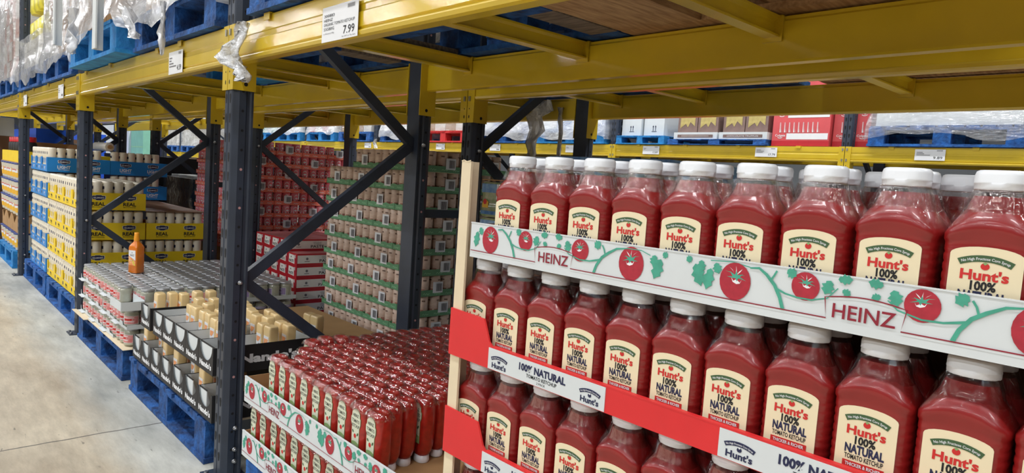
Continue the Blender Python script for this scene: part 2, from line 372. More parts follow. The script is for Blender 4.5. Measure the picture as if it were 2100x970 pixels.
def frame(n, y, mirror, label):
    t = thing('rack_upright_frame', label, 'rack upright', (n * BAY, y, 0), 0, 'upright frames of the pallet racking')
    a = obj('post', POST_F, t); b = obj('post', POST_B, t, (0, D - .08, 0))
    obj('footplate', FOOT, t); obj('footplate', FOOT, t, (0, D - .08, 0))
    zz = [(D - yy, z) for yy, z in ZIG] if mirror else ZIG
    for q, ((y0, z0), (y1, z1)) in enumerate(zip(zz, zz[1:])):
        obj('brace', bar_between(MB(), y0, z0, y1, z1, x0=.032 + .0012 * (q % 2), x1=.068 - .0012 * (q % 2)), t)
    obj('brace', bar_between(MB(), .08, .12, D - .08, .12, x0=.034, x1=.066), t)
    for yy, z in zz[:-1]:
        po = a if yy < D / 2 else b
        obj('bolt', BOLT, po, (.1015, .05 if po is a else .03, z))
    for z in (.12, .07, .21): obj('bolt', BOLT, a, (.1015, .05, z))
    return t
NM = {1: 'beyond the red display', 0: 'with the torn film on it', -1: 'between the mayonnaise and the jars', -2: 'between the tubs and the mayonnaise', -3: 'past the white tubs', -4: 'two bays past the tubs'}
for n in (0, -1, -2, -3, -4):
    frame(n, 0, False, 'dark blue-grey rack frame at the aisle, ' + NM[n])
    frame(n, G, True, 'dark second-row rack frame behind the one ' + NM[n])
# row spacer bars
for n in (0, -1, -2):
    tag(obj('row_spacer', MB().box(.03, .07, D, G, 1.08, 1.12, 'steel'), None, (n * BAY, 0, 0)), 'short black spacer bar behind the frame ' + NM[n], 'rack spacer', 'spacer bars between the rack rows')
def rail_mesh(face, up=0, x0=.1058, x1=BAY - .0058):
    """box beam with a stepped face; face=-1 looks to the aisle, +1 to the back"""
    pr = [(0, 1.815), (0, 1.764), (.003, 1.761), (.003, 1.745), (0, 1.741), (0, 1.7005), (.005, 1.696), (.003, 1.692), (-.003, 1.690), (-.005, 1.686), (-.002, 1.676), (.006, 1.671), (.042, 1.671), (.048, 1.677), (.048, 1.80), (.044, 1.806), (.044, 1.815)]
    pr = [(a, b + up if b < 1.70 else b) for a, b in pr]
    m = MB(); m.prism(pr, (lambda a, b, c: (c, a, b)) if face < 0 else (lambda a, b, c: (c, -a, b)), x0, x1, 'yellow')
    return m.mesh('rack_rail')
def connector_mesh(end, face):
    """end plate that wraps half of the post's face and one flank. end: -1 start of the beam (on the post's +X flank), +1 its end"""
    m = MB(); Q = (lambda x, y, z: (x, y, z)) if face < 0 else (lambda x, y, z: (x, -y, z))
    if end < 0: xs = (.053, .1052); fl = (.1018, .1052); e = .1056
    else: xs = (-.0052, .047); fl = (-.0052, -.0018); e = -.0056
    x0, x1 = xs
    def bx(a, b, c, d, z0, z1, mat):
        y0, y1 = (c, d) if face < 0 else (-d, -c); m.box(a, b, y0, y1, z0, z1, mat)
    bx(x0, x1, -.006, -.0025, 1.57, 1.818, 'yellow'); bx(fl[0], fl[1], -.0025, .085, 1.57, 1.818, 'yellow')
    xc = .07 if end < 0 else .03
    for z in (1.60, 1.64, 1.69, 1.79):
        if z < 1.65:
            m.add([Q(a, -.0068, z + b) for a, b in circ(.005, 8, .7 if z > 1.62 else .8, 1.8 if z < 1.62 else .8, xc)], [tuple(range(8))], 'hole')
        else: bx(xc - .006, xc + .006, -.012, -.006, z - .012, z + .012, 'bolt')
    m.add([Q(e, .045 + a, 1.595 + b) for a, b in circ(.008, 10)], [tuple(range(10))], 'hole')
    return m.mesh('end_connector')
RAIL = {-1: rail_mesh(-1), 1: rail_mesh(1, .012), -2: rail_mesh(-1, .012), 2: rail_mesh(1, .014)}
CON = {(e, f): connector_mesh(e, f) for e in (-1, 1) for f in (-1, 1)}
BN = {0: 'over the red display', -1: 'over the jars and black trays', -2: 'over the mayonnaise', -3: 'over the tubs', -4: 'past the tubs'}
for n in (0, -1, -2, -3, -4):
    for y, f, lab in ((0, -1, 'yellow aisle-side pallet rack beam '), (D, 1, 'yellow rear pallet rack beam '), (G, -1, 'yellow front beam of the second rack row '), (H2, 1, 'yellow rear beam of the second rack row ')):
        t = tag(obj('rack_rail', RAIL[f * 2 if y > 1 else f], None, (n * BAY, y, 0)), lab + BN[n], 'rack beam', 'yellow beams of the pallet racking')
        obj('end_connector', CON[(-1, f)], t); 
        obj('end_connector', CON[(1, f)], t, (BAY, 0, 0))
def bar_mesh():
    m = MB(); pr = [(-.022, 0), (-.022, .006), (-.004, .012), (-.004, .048), (-.02, .054), (-.02, .0605), (.02, .0605), (.02, .054), (.004, .048), (.004, .012), (.022, .006), (.022, 0)]
    m.prism(pr, lambda a, b, c: (a, c, b), .05, D - .05, 'yellow'); return m
BARM = P((None, bar_mesh()),
         ('hook', MB().box(-.024, .024, -.007, .05, .0608, .0645, 'yellow').box(-.024, .024, -.0095, -.0065, .040, .0645, 'yellow')),
         ('hook', MB().box(-.024, .024, D - .05, D - .005, .0608, .0645, 'yellow')),
         ('end_plate', MB().box(-.03, .03, D - .056, D - .05, -.012, .06, 'yellow')))
k = 0
for y, rows in ((0, {0: (.41, 1.085, 1.82, 2.5), -1: (.30, .95, 1.90, 2.25), -2: (.42, .95, 1.70, 2.33), -3: (.42, 1.08, 1.70, 2.33), -4: (.4, 1.1, 1.7, 2.3)}), (G, {0: (.295, .837, 1.80, 2.45), -1: (.35, 1.0, 1.7, 2.4), -2: (.35, 1.0, 1.7, 2.4), -3: (.35, 1.7)})):
    for n, xs in rows.items():
        for i, x in enumerate(xs):
            spawn(BARM, 'pallet_support_bar', '%s support bar %s%s from far end' % (ORD[i], 'of the second row ' if y else '', BN[n]), 'support bar', (n * BAY + x, y, 1.755), 0, 'bars across the rack beams')

# ================================================================== pallets
def pallet_proto(mat, deckmat=None, w=1.2, d=1.0, h=.185, seed=1, boards=11, ew=.12):
    rnd = random.Random(seed); dm = deckmat or mat
    deck = MB()
    for i in range(boards):
        x0 = -w / 2 + i * w / boards; g = .012 * rnd.random()
        deck.box(x0 + .004 + g, x0 + w / boards - .006, -d / 2 + .012 * rnd.random(), d / 2 - .01 * rnd.random(), h - .018 - .003 * rnd.random(), h - .002 * rnd.random(), dm)
    st = MB()
    for y in (-d / 2 + .01, -.05, d / 2 - .11): st.box(-w / 2 + .005, w / 2 - .005, y, y + .1, h - .038, h - .0185, mat)
    base = MB()
    for y in (-d / 2, -.06, d / 2 - .12): base.box(-w / 2, w / 2, y + .003, y + .12, .002, .024, mat)
    for x in (-w / 2, w / 2 - ew): base.box(x + .001, x + ew - .001, -d / 2 + .123, d / 2 - .12, .003, .022, 'oldwood' if mat not in ('pred', 'wood') else mat)
    out = [('deck', deck), ('stringer_boards', st), ('base_boards', base)]
    for x in (-w / 2 + .075, 0, w / 2 - .075):
        for y in (-d / 2 + .075, 0, d / 2 - .075):
            out.append(('block', MB().box(x - .068, x + .068, y - .065, y + .055, .0245, h - .0385, mat)))
    return P(*out)
PB, PL, PD, PR = pallet_proto('pblue', seed=2), pallet_proto('plight', seed=3), pallet_proto('pdark', 'pdark', seed=4), pallet_proto('pred', seed=5)
PW = pallet_proto('wood', 'wood', seed=6, ew=.31)
PN = pallet_proto('pdark', 'pdark', w=1.0, seed=8)
def pallet(pr, label, x0, y0, z=0, w=1.2, group=None, rz=0):
    return spawn(pr, 'pallet', label, 'pallet', (x0 + w / 2, y0 + .5, z), rz, group)
pallet(PB, 'bright blue wooden pallet on the floor under the white ketchup trays', .32, 0)
pallet(PD, 'dark blue wooden pallet on the floor under the red display trays', 1.58, 0)
pallet(PD, 'worn dark blue pallet on the floor under the black trays', -1.285, -.01)
pallet(PD, 'worn dark blue pallet on the floor under the glass jars', -2.645, -.01)
pallet(PB, 'blue pallet on the floor under the yellow mayonnaise trays', -4.20, .03)
pallet(PB, 'blue pallet on the floor under the sky-blue mayonnaise trays', -5.45, .03)
pallet(PL, 'light blue pallet on the floor under the white tubs', -7.2, .0)
Zp = .168

# ================================================================== red ketchup bottles (clear bottle, white cap, cream label)
def hunt_logo(m, fn, z, s, ink, tom, ban, bantext, mark):
    """arched banner over a small tomato over the name; s = width of the banner / 0.066, z = base of the name"""
    Rr = .075 * s; c0 = z + .0325 * s
    a = .44; top = [(Rr * math.sin(t), c0 - Rr + Rr * math.cos(t)) for t in [(-a + 2 * a * i / 12) for i in range(13)]]
    bot = [((Rr - .0085 * s) * math.sin(t), c0 - Rr + (Rr - .0085 * s) * math.cos(t)) for t in [(a * .98 - 2 * a * .98 * i / 12) for i in range(13)]]
    m.flat(top + bot, fn, ban)
    f2 = lambda dy: (lambda u, v: (lambda p: (p[0], p[1] + dy, p[2]))(fn(u, v)))
    m.text('No High Fructose Corn Syrup', 0, c0 - .0063 * s, .0036 * s, f2(-.0003), bantext, w=.054 * s, bold=.01, arc=Rr)
    m.flat([(x, y) for x, y in circ(.0046 * s, 14, 1.1, 1, 0, z + .018 * s)], fn, tom)
    m.flat([(-.003 * s, z + .022 * s), (0, z + .0195 * s), (.003 * s, z + .022 * s), (0, z + .0238 * s)], f2(-.0003), mark)
    m.text("Hunt's", 0, z, .0128 * s, fn, ink, w=.054 * s, bold=.036)
def hunt_label():
    y = -.0373; m = MB(); f0 = fr(y); f1 = fr(y - .0005)
    W = .0395
    pts = [(-W + .010, .012), (W - .001, .012), (W, .014), (W, .1235)] + [(W * math.cos(t), .1235 + .011 * math.sin(t)) for t in [PI * i / 12 for i in range(1, 12)]] + [(-W, .1235), (-W, .026), (-W + .003, .018)]
    m.prism(pts, lambda a, b, c: (a, c, b), y, -.0362, 'lcream')
    hunt_logo(m, f1, .0925, .97, 'redink', 'redink', 'dgreen', 'whiteink', 'lgreen')
    m.text('100%', 0, .0795, .0112, f1, 'ink', w=.028, bold=.04)
    m.text('NATURAL', 0, .0655, .0122, f1, 'navy', w=.053, bold=.045)
    m.text('TOMATO KETCHUP', 0, .0562, .0070, f1, 'ink', w=.052, bold=.022)
    m.flat([(-.028, .0435), (.028, .0435), (.028, .0532), (-.028, .0532)], f1, 'redink')
    m.text('THICKER & RICHER', 0, .0462, .0048, fr(y - .0009), 'whiteink', w=.048, bold=.025)
    m.text("THAN HUNT'S TRADITIONAL KETCHUP", 0, .0388, .0022, f1, 'lgrey', w=.046)
    m.flat([(-.030, .0195), (-.0235, .0195), (-.0235, .0335), (-.030, .0335)], f1, 'whiteink'); 
    m.strip([(-.030, .0195), (-.0235, .0195), (-.0235, .0335), (-.030, .0335), (-.030, .0195)], .0003, fr(y - .0007), 'navy')
    m.text('20', -.0268, .0255, .0052, fr(y - .0009), 'navy', w=.0048, bold=.01)
    m.flat([(-.0155, .020), (-.0075, .020), (-.0075, .033), (-.0155, .033)], f1, 'lgreen')
    m.flat([(-.0135, .025), (-.0115, .022), (-.0095, .025), (-.009, .031), (-.014, .031)], fr(y - .0008), 'redink')
    m.flat([(-.007, .0225), (.005, .0225), (.005, .033), (-.007, .033)], f1, 'lblue')
    m.text('NON', -.001, .0285, .0026, fr(y - .0008), 'whiteink', w=.008, bold=.01); m.text('GMO', -.001, .0243, .0026, fr(y - .0008), 'whiteink', w=.008, bold=.01)
    m.text('NET WT 38 OZ', .020, .0275, .0030, f1, 'lgrey', w=.021, bold=.01); m.text('(2 LB 6 OZ) 1.07 kg', .020, .0225, .0026, f1, 'lgrey', w=.024, bold=.01)
    m.text('Hunts', .0, .0, .0001, f1, 'lgrey') if 0 else None
    return m
def hunt_bottle():
    W, Dp = .104, .073
    arch = lambda k: (lambda x, y: k * max(0, 1 - (2 * x / .1) ** 2))
    body = MB(); secs = [rrect(.094, .060, .02, 0), rrect(.103, .069, .02, .003), rrect(W, Dp - .001, .018, .011)]
    z = .02
    while z < .128:
        secs += [rrect(W, Dp - .001, .018, z), rrect(W - .0022, Dp - .0018, .018, z + .0035), rrect(W, Dp - .001, .018, z + .007)]; z += .0125
    secs += [rrect(W, Dp - .002, .018, .131), rrect(W, Dp - .003, .018, .1365, zf=arch(.008)), rrect(.1066, .0762, .019, .1405, zf=arch(.013)), rrect(.1070, .0768, .02, .1480, zf=arch(.017)),
             rrect(.1045, .0730, .021, .1515, zf=arch(.017)), rrect(.094, .066, .023, .160, zf=arch(.014)), rrect(.080, .058, .024, .172, zf=arch(.006)), rrect(.071, .053, .024, .182), rrect(.065, .050, .024, .192), rrect(.060, .048, .0235, .1985)]
    body.loft(secs, 'ketchup')
    def flute(w_, d_, z, k): return [((w_ / 2 * (1 + k * math.cos(22 * t))) * math.copysign(abs(math.cos(t)) ** .75, math.cos(t)), (d_ / 2 * (1 + k * math.cos(22 * t))) * math.copysign(abs(math.sin(t)) ** .75, math.sin(t)), z) for t in [2 * PI * i / 88 for i in range(88)]]
    neck = MB(); neck.loft([flute(.0835, .061, .1735, 0), flute(.0745, .0565, .1825, .010), flute(.069, .0545, .193, .014), flute(.0635, .052, .202, .010), flute(.059, .0495, .2075, 0)], 'clear', caps=False)
    cap = MB(); cap.loft([rrect(.0605, .052, .025, .2065), rrect(.0625, .054, .026, .208), rrect(.0625, .054, .026, .214), rrect(.0620, .0535, .022, .2148), rrect(.0610, .0525, .021, .2165), rrect(.0604, .052, .020, .2255), rrect(.058, .050, .020, .2298), rrect(.052, .044, .018, .2318)], 'whiteplas')
    film = MB(); film.loft([rrect(.1078, .0772, .02, .1515, zf=arch(.017)), rrect(.1000, .0715, .024, .164, zf=arch(.013)), rrect(.082, .0640, .026, .186, zf=arch(.003)), rrect(.0655, .057, .027, .2075)], 'shrink', caps=False)
    return P(('ketchup_body', body), ('label', hunt_label(), (), 'cream printed label'), ('clear_neck', neck, (), 'clear plastic neck'), ('cap', cap, (), 'white flip cap'), ('shrink_film', film, (), 'clear shrink film'))
HB = hunt_bottle()
TIER = {1: 1.116, 2: .874, 3: .634, 4: .394}
TOPN = {1: 'on the open top tier', 2: 'on the tier below the tomato-print tray', 3: 'on the third tier down', 4: 'on the lowest visible tier'}
X1 = [1.700 + .1118 * i for i in range(10)]
X2 = [1.6085 + .1089 * i for i in range(11)]
ROWN = ['', 'second row back, ', 'third row back, ']
for tier, xs, rows in ((1, X1, 3), (2, X2, 2), (3, X2[:-1], 2), (4, X2[:4], 1)):
    for r in range(rows):
        for i, x in enumerate(xs):
            if r == 2 and i > 8: continue
            dx = (-.012 if tier == 1 else .002) if r == 1 else (.03 if r == 2 else 0)
            spawn(HB, 'ketchup_bottle', '%s ketchup bottle, %s from the cream post, %s' % (('front red', 'second-row red', 'third-row red')[r], ORD[i], TOPN[tier]), 'ketchup bottle',
                  (x + dx, .0515 + .0805 * r + random.uniform(0, .001), TIER[tier] + .0005), random.uniform(-.006, .006), 'squat ketchup bottles of the red display')
# corner post of folded card
m = MB(); m.prism([(0, 0), (.034, 0), (.034, .006), (.004, .006), (.004, .05), (0, .05)], lambda a, b, c: (a, b, c), .19, 1.331, 'cream')
m.strip([(0, 1.331), (.009, 1.3335), (.02, 1.330), (.034, 1.333)], .0012, fr(-.001), 'cream')
tag(obj('corner_post', m, None, (1.546, .0005, 0)), 'tall cream cardboard corner post at the end of the red display', 'corner post')
# red trays
def red_tray():
    x0, x1 = 1.545, 2.785
    lip = [(x0, 0), (x1, 0), (x1, .112), (x1 - .11, .112), (x1 - .142, .052), (1.700, .052), (1.690, .06), (1.668, .108), (x0, .112)]
    lip_m = MB(); lip_m.prism(lip, lambda a, b, c: (a, c, b), -.005, -.0005, 'redcard')
    rim = MB(); rim.box(1.70, x1 - .142, -.0055, .005, .0495, .0525, 'redcard')
    body = MB(); body.box(x0 + .038, x1 - .001, .0, .054, .0, .003, 'redcard'); body.box(x0 + .001, x1 - .001, .0545, 1.0, .0, .003, 'redcard'); body.box(x1 - .004, x1, .001, 1.0, .003, .10, 'redcard')
    body.box(x0, x0 + .003, .06, 1.0, .003, .10, 'redcard')
    def panel(px, wd):
        p = MB(); y = -.0065; f1 = fr(y - .0006)
        p.box(px, px + wd, y, -.0051, .0015, .0485, 'white')
        g = lambda cx: (lambda a, b: (cx + a, y - .0006, b))
        for cx in (px + .037, px + wd - .037): hunt_logo(p, g(cx), .0075, .86, 'navy', 'navy', 'navy', 'whiteink', 'whiteink')
        p.text('100% NATURAL', px + wd / 2, .025, .0145, f1, 'navy', w=.135, bold=.045)
        p.text('TOMATO KETCHUP', px + wd / 2, .0135, .0075, f1, 'ink', w=.088, bold=.015)
        p.text('2 PACK', px + wd / 2, .0055, .0048, f1, 'ink', w=.025)
        return p
    return P(('tray_base', body), ('front_lip', lip_m), ('lip_rim', rim), ('light_blocker', MB().box(x0 + .006, x1 - .006, .218, .222, .0035, .225, 'kraftdark'), (), 'added brown card light blocker'), ('printed_panel', panel(1.692, .337), (), 'white panel with navy lettering'), ('printed_panel', panel(2.268, .337), (), 'white panel with navy lettering'))  # dark card added behind the bottles to block light from the back
RT = red_tray()
for z, l in ((.8705, 'upper red display tray with white printed panels'), (.6305, 'middle red display tray below the upper one'), (.3905, 'lowest red display tray, mostly out of sight')):
    spawn(RT, 'display_tray', l, 'display tray', (0, 0, z - .0005), 0, 'red trays of the ketchup display')
tag(obj('plinth_carton', MB().box(1.56, 2.78, .02, .98, .185, .389, 'redcard').box(1.555, 2.785, .015, .985, .36, .372, 'cream')), 'closed red base carton of the display on its pallet', 'carton')
# ------------------------------------------------------------------ tomato artwork on the white trays
def leaf(m, fn, x, z, ln, wd, ang, mat='leaf'):
    pts = []; n = 7
    for sgn in (1, -1):
        rng = range(0, n + 1) if sgn > 0 else range(n - 1, 0, -1)
        for i in rng:
            t = i / n; q = wd * math.sin(PI * min(1, t * 1.02)) ** .7 * (1.12 if i % 2 else .66) * sgn
            pts.append((t * ln, q))
    ca, sa = math.cos(ang), math.sin(ang)
    m.flat([(x + a * ca - b * sa, z + a * sa + b * ca) for a, b in pts], fn, mat)
def tomato_art(m, y, xs, xe, zb, zt, phase=0):
    """printed vine pattern, one repeat each 0.6 m: big tomato, small tomato, name in a cartouche, small, big"""
    lev = [0]
    def lay():
        lev[0] += 1; return fr(y - .0002 - .000009 * min(lev[0], 300))
    H = zt - zb; s = H / .085
    def Z(v): return zb + v * s
    def tom(cx, cz, rx, rz, fl):
        m.flat(circ(rx, 22, 1, rz / rx, cx, Z(cz)), lay(), 'tomato')
        g = lambda a, b: (cx + fl * a * rx / .028, Z(cz) + b * rz / .030)
        q = lambda L_: [g(a, b) for a, b in L_]
        m.flat(q([(-.007, .006), (-.003, .0005), (.002, .0035), (.009, -.001), (.012, .004), (.009, -.0025), (.003, -.004), (-.004, -.0012)]), lay(), 'whiteink')
        for a0, a1 in ((-.019, .014), (-.012, .021), (.0, .024), (.012, .020), (.018, .010)):
            m.flat(q([(.0, .008), (a0 * .5 + .0008, a1 * .5 + .007), (a0, a1 + .001), (a0 * .55 + .0018, a1 * .5 + .006)]), lay(), 'whiteink' if abs(a0) < .0125 else 'leaf')
        m.flat(q([(-.015, .006), (-.005, .0075), (-.010, .015), (-.001, .0105), (.002, .018), (.004, .0105), (.014, .013), (.008, .008), (.020, .003), (.006, .0058), (.003, .0), (.001, .005), (-.006, .005)]), lay(), 'leaf')
    L0 = xs - phase; k = 0; line = []
    lo, up = Z(.0175), Z(.054)
    line.append((xs, lo))
    while L0 + k * .6 < xe:
        b = L0 + k * .6; ins = lambda u: xs + .004 < b + u < xe - .004
        for u, cz, rx, rz, fl in ((.066, .050, .027, .030, 1), (.179, .061, .021, .021, 1), (.334, .060, .022, .022, -1), (.459, .050, .028, .031, -1)):
            if xs + .03 < b + u < xe - .03: tom(b + u, cz, rx, rz, fl)
        for u, z0, u1, z1, ln, wd, an in ((.022, .066, 0, 0, .040, .011, -1.75), (.030, .077, 0, 0, .020, .009, -1.2), (.150, .083, 0, 0, .018, .009, -.5), (.215, .076, 0, 0, .024, .010, -1.9), (.225, .080, 0, 0, .022, .008, .1), (.232, .064, 0, 0, .014, .006, -.4),
                                          (.285, .080, 0, 0, .022, .008, 3.0), (.298, .076, 0, 0, .024, .010, -1.25), (.283, .064, 0, 0, .014, .006, 3.5), (.385, .083, 0, 0, .020, .010, -2.5), (.510, .074, 0, 0, .022, .010, -1.7), (.523, .068, 0, 0, .042, .013, -1.9), (.526, .080, 0, 0, .013, .007, -.5),
                                          (.585, .080, 0, 0, .014, .007, -2.6), (.592, .070, 0, 0, .042, .013, -1.2), (.603, .078, 0, 0, .022, .009, -1.5)):
            if ins(u - .01) and ins(u + .02): leaf(m, lay(), b + u, Z(z0), ln * s, wd * s, an)
        for pth, wd in (([(.09, .077), (.105, .079), (.118, .070), (.132, .055), (.142, .036), (.148, .018)], [.0012, .002, .0026, .003, .003, .003]),
                        ([(.126, .063), (.130, .070), (.134, .079)], .0016), ([(.134, .050), (.150, .044), (.168, .041), (.19, .041), (.212, .048), (.226, .066)], [.0022, .0014, .0013, .0012, .0010, .0008]),
                        ([(.292, .060), (.305, .048), (.335, .040), (.36, .041), (.385, .047)], [.0008, .001, .0013, .0015, .0022]),
                        ([(.372, .018), (.378, .035), (.390, .053), (.405, .064), (.424, .075), (.45, .079)], [.003, .003, .003, .0028, .002, .001]), ([(.397, .060), (.394, .070), (.389, .078)], .0016),
                        ([(.45, .079), (.48, .079), (.50, .072)], .0008), ([(.62, .080), (.66, .083), (.69, .078)], .0008)):
            if ins(pth[0][0]) and ins(pth[-1][0]): m.strip([(b + a, Z(c)) for a, c in pth], [q * s for q in wd] if isinstance(wd, list) else wd * s, lay(), 'leaf')
        if ins(.20) and ins(.325):
            line += [(b + .213, lo), (b + .209, up - .004 * s)] + [(b + .209 + .108 * i / 10, up - .004 * s + .007 * s * math.sin(PI * i / 10)) for i in range(1, 10)] + [(b + .317, up - .004 * s), (b + .312, lo)]
            m.text('HEINZ', b + .263, Z(.0205), .0225 * s, lay(), 'maroon', w=.084, bold=.012)
        k += 1
    line.append((xe, lo))
    m.strip(line, .0009, lay(), 'maroon')
def heinz_tray(wd, h, label, x0, y0, z0, phase, dep=.4, inside='kraft'):
    a = MB(); a.box(0, wd, .0, .004, 0, h, 'white'); a.box(-.0005, wd + .0005, -.001, .006, h, h + .002, 'white')
    p = MB(); tomato_art(p, -.0006, .004, wd - .004, 0, h, phase)
    b = MB(); b.box(.0, wd, .0045, dep, 0, .003, inside); b.box(0, .003, .0045, dep, .003, h * .98, inside); b.box(wd - .003, wd, .0045, dep, .003, h * .98, inside); b.box(.003, wd - .003, dep - .003, dep, .003, h * .98, inside)
    pr = P(('tray_base', b, (), 'brown inner card'), ('front_panel', a, [('printed_vine', p.mesh('printed_vine'))]))
    return spawn(pr, 'tomato_print_tray', label, 'cardboard tray', (x0, y0, z0))
heinz_tray(1.187, .0785, 'long white tray printed with tomatoes along the top of the red display', 1.597, -.0005, 1.1115, 0, .95, 'kraftdark')
heinz_tray(1.19, .094, 'upper white tomato-print tray in front of upside-down ketchup bottles', .318, -.003, .398, 0, .99)
heinz_tray(1.19, .094, 'lower white tomato-print tray lying on the bright blue pallet', .312, -.003, .1865, 0, .99)
# ------------------------------------------------------------------ upside-down squeeze bottles
def squeeze():
    b = MB(); b.loft([rrect(.046, .036, .017, .022), rrect(.062, .044, .02, .032), rrect(.074, .050, .02, .05), rrect(.079, .053, .019, .09), rrect(.080, .054, .019, .15), rrect(.078, .053, .02, .180), rrect(.074, .050, .022, .194), rrect(.066, .044, .02, .2035), rrect(.054, .036, .017, .2045), rrect(.044, .030, .0145, .1985), rrect(.02, .012, .006, .1965)], 'ketchup_o')
    cap = MB(); cap.loft([rrect(.052, .040, .019, 0), rrect(.054, .042, .02, .004), rrect(.052, .040, .019, .022), rrect(.04, .03, .014, .0225)], 'whiteplas')
    lb = MB(); y = -.0275; W = .026
    half = [(.74, .066), (.80, .134), (1.0, .146), (1.0, .162), (.84, .166), (.80, .178), (.42, .186)]
    key = lambda g: [(-W * a - g, b + (g if b > .18 else -g if b < .07 else 0)) for a, b in half] + [(0, .188 + g)] + [(W * a + g, b + (g if b > .18 else -g if b < .07 else 0)) for a, b in reversed(half)]
    lb.prism(key(.0012), lambda a, b_, c: (a, c, b_), y, -.0262, 'obody'); lb.flat(key(0), fr(y - .0004), 'okey')
    f1 = fr(y - .0008)
    lb.text('HEINZ', 0, .1655, .0092, f1, 'ink', w=.032, bold=.012); lb.text('TOMATO', 0, .1485, .0098, f1, 'ink', w=.042, bold=.008); lb.text('KETCHUP', 0, .1335, .0098, f1, 'ink', w=.042, bold=.008)
    lb.flat(circ(.0068, 16, 1, 1, -.001, .108), f1, 'redink'); leaf(lb, f1, .009, .110, .014, .004, .9, 'dgreen'); leaf(lb, f1, -.009, .116, .012, .004, 2.4, 'dgreen')
    lb.flat([(-W * .74, .066), (W * .74, .066), (W * .76, .088)] + [(W * .76 - W * 1.52 * i / 8, .088 + .004 * math.sin(PI * i / 8)) for i in range(1, 8)] + [(-W * .76, .088)], f1, 'lgreen')
    lb.text('ORGANIC', 0, .078, .0052, fr(y - .0012), 'okey', w=.026, bold=.01)
    fm = MB(); fm.loft([rrect(.0828, .0602, .006, .184), rrect(.0828, .0602, .006, .188), rrect(.080, .056, .012, .197), rrect(.072, .050, .022, .2055), rrect(.056, .038, .017, .2075), rrect(.044, .030, .0145, .2045), rrect(.012, .008, .003, .2025)], 'sparkle', caps=False)
    return P(('bottle_body', b), ('cap', cap, (), 'white cap at the bottom'), ('label', lb, (), 'pale green keystone label'), ('shrink_film', fm, (), 'crumpled clear film over the end'))
SQ = squeeze()
z0 = .4015
FR0 = [.497, .581, .665, .749, .834, .919, 1.005, 1.090, 1.174]
for i, x in enumerate(FR0):
    spawn(SQ, 'squeeze_bottle', 'upside-down ketchup bottle, %s from the black trays in the front row' % ORD[i], 'squeeze bottle', (x, .050, z0), random.uniform(-.003, .003), 'upside-down ketchup bottles in film')
for r in range(1, 15):
    y = .050 + .061 * r
    for j in range(13):
        x = .374 + .0835 * j
        if r < 3 and j < (1 if r == 2 else 2): continue
        if j >= 10 and r < (5 if j == 10 else 6 if j == 11 else 8): continue
        if x > 1.46: continue
        lift = .012 if (j == 0 and 3 <= r <= 5) else 0
        spawn(SQ, 'squeeze_bottle', 'upside-down ketchup bottle, %s from the black trays, %s row back' % (ORD[j], ORD[r]), 'squeeze bottle', (x + (.012 if r % 2 else 0), y, z0 + lift + random.uniform(0, .003)), random.uniform(-.003, .003), 'upside-down ketchup bottles in film')
for i in range(13):
    spawn(SQ, 'squeeze_bottle', 'upside-down ketchup bottle, %s from the grey post, in the lowest tray' % ORD[i], 'squeeze bottle', (.362 + .085 * i, .046 + random.uniform(-.002, .003), .1905), random.uniform(-.02, .02), 'upside-down ketchup bottles in film', sc=(1, 1, .985))

# ================================================================== black display trays with pale sauce bottles
def black_tray(wd, dv, dep=.44, h=.118, part=1.0):
    sc_ = [(wd - .010, h)] + [(wd / 2 + (wd / 2 - .012) * math.cos(PI * i / 12) * (1 - .1 * math.sin(PI * i / 12)), h - .068 * math.sin(PI * i / 12) ** .8) for i in range(0, 13)] + [(.010, h)]
    out = [(0, 0), (wd, 0), (wd, h)] + sc_ + [(0, h)]
    f = MB(); f.prism(out, lambda a, b, c: (a, c, b), 0, .0025, 'black')
    f.text("Nando's", wd / 2, .020, .023, fr(-.0006), 'whiteink', w=wd * .80, bold=.05)
    s = MB(); s.box(wd - .002, wd, .003, dep, 0, h, 'black'); s.text("Nando's", dep * .55, .040, .036, sd(wd + .0006), 'whiteink', w=dep * .60, bold=.05)
    b = MB(); b.box(0, .002, .003, dep, 0, h, 'black'); b.box(.002, wd - .002, dep - .002, dep, 0, h, 'black'); b.box(.002, wd - .002, .003, dep - .002, 0, .002, 'black')
    i = MB(); i.box(.0022, .004, .004, dep - .003, .002, h - .001, 'white'); i.box(wd - .004, wd - .0022, .004, dep - .003, .002, h - .001, 'white'); i.box(.0045, wd - .0045, dep - .005, dep - .0025, .002, h - .001, 'white'); xe = .0045 + (wd - .009) * (1 if dv < .2 else .5); dv = .008; i.box(.0045, xe, dv, dv + .003, .002, h - .001, 'white'); i.box(.0045, xe, dv - .0006, dv + .0036, h - .005, h, 'black')
    i.prism([(.0025, .001)] + [(wd - .0025, .001)] + [(a, b_ - .002) for a, b_ in out[2:]][1:-1], lambda a, b_, c: (a, c, b_), .0026, .0034, 'white')
    return P(('tray_body', b), ('front_panel', f), ('side_panel', s), ('white_lining', i, (), 'white inside faces'))
BT = {}
def btray(x, wd, z, label, dv):
    wd = (round(wd, 3), dv)
    if wd not in BT: BT[wd] = black_tray(*wd)
    spawn(BT[wd], 'display_tray', label, 'display tray', (x, .0, z), 0, 'black card trays with white script')
UPX = [(-1.100, .166), (-.880, .155), (-.722, .166), (-.554, .172), (-.380, .172), (-.205, .176)]
LOX = [(-1.245, .166), (-1.077, .166), (-.908, .166), (-.740, .176), (-.560, .176), (-.380, .176), (-.202, .176)]
for i, (x, q) in enumerate(UPX): btray(x, q, .398, '%s black tray from the glass jars, on the upper level' % ORD[i], .088 if i else .21)
for i, (x, q) in enumerate(LOX): btray(x, q, .197, '%s black tray from the glass jars, on the lower level' % ORD[i], .21)
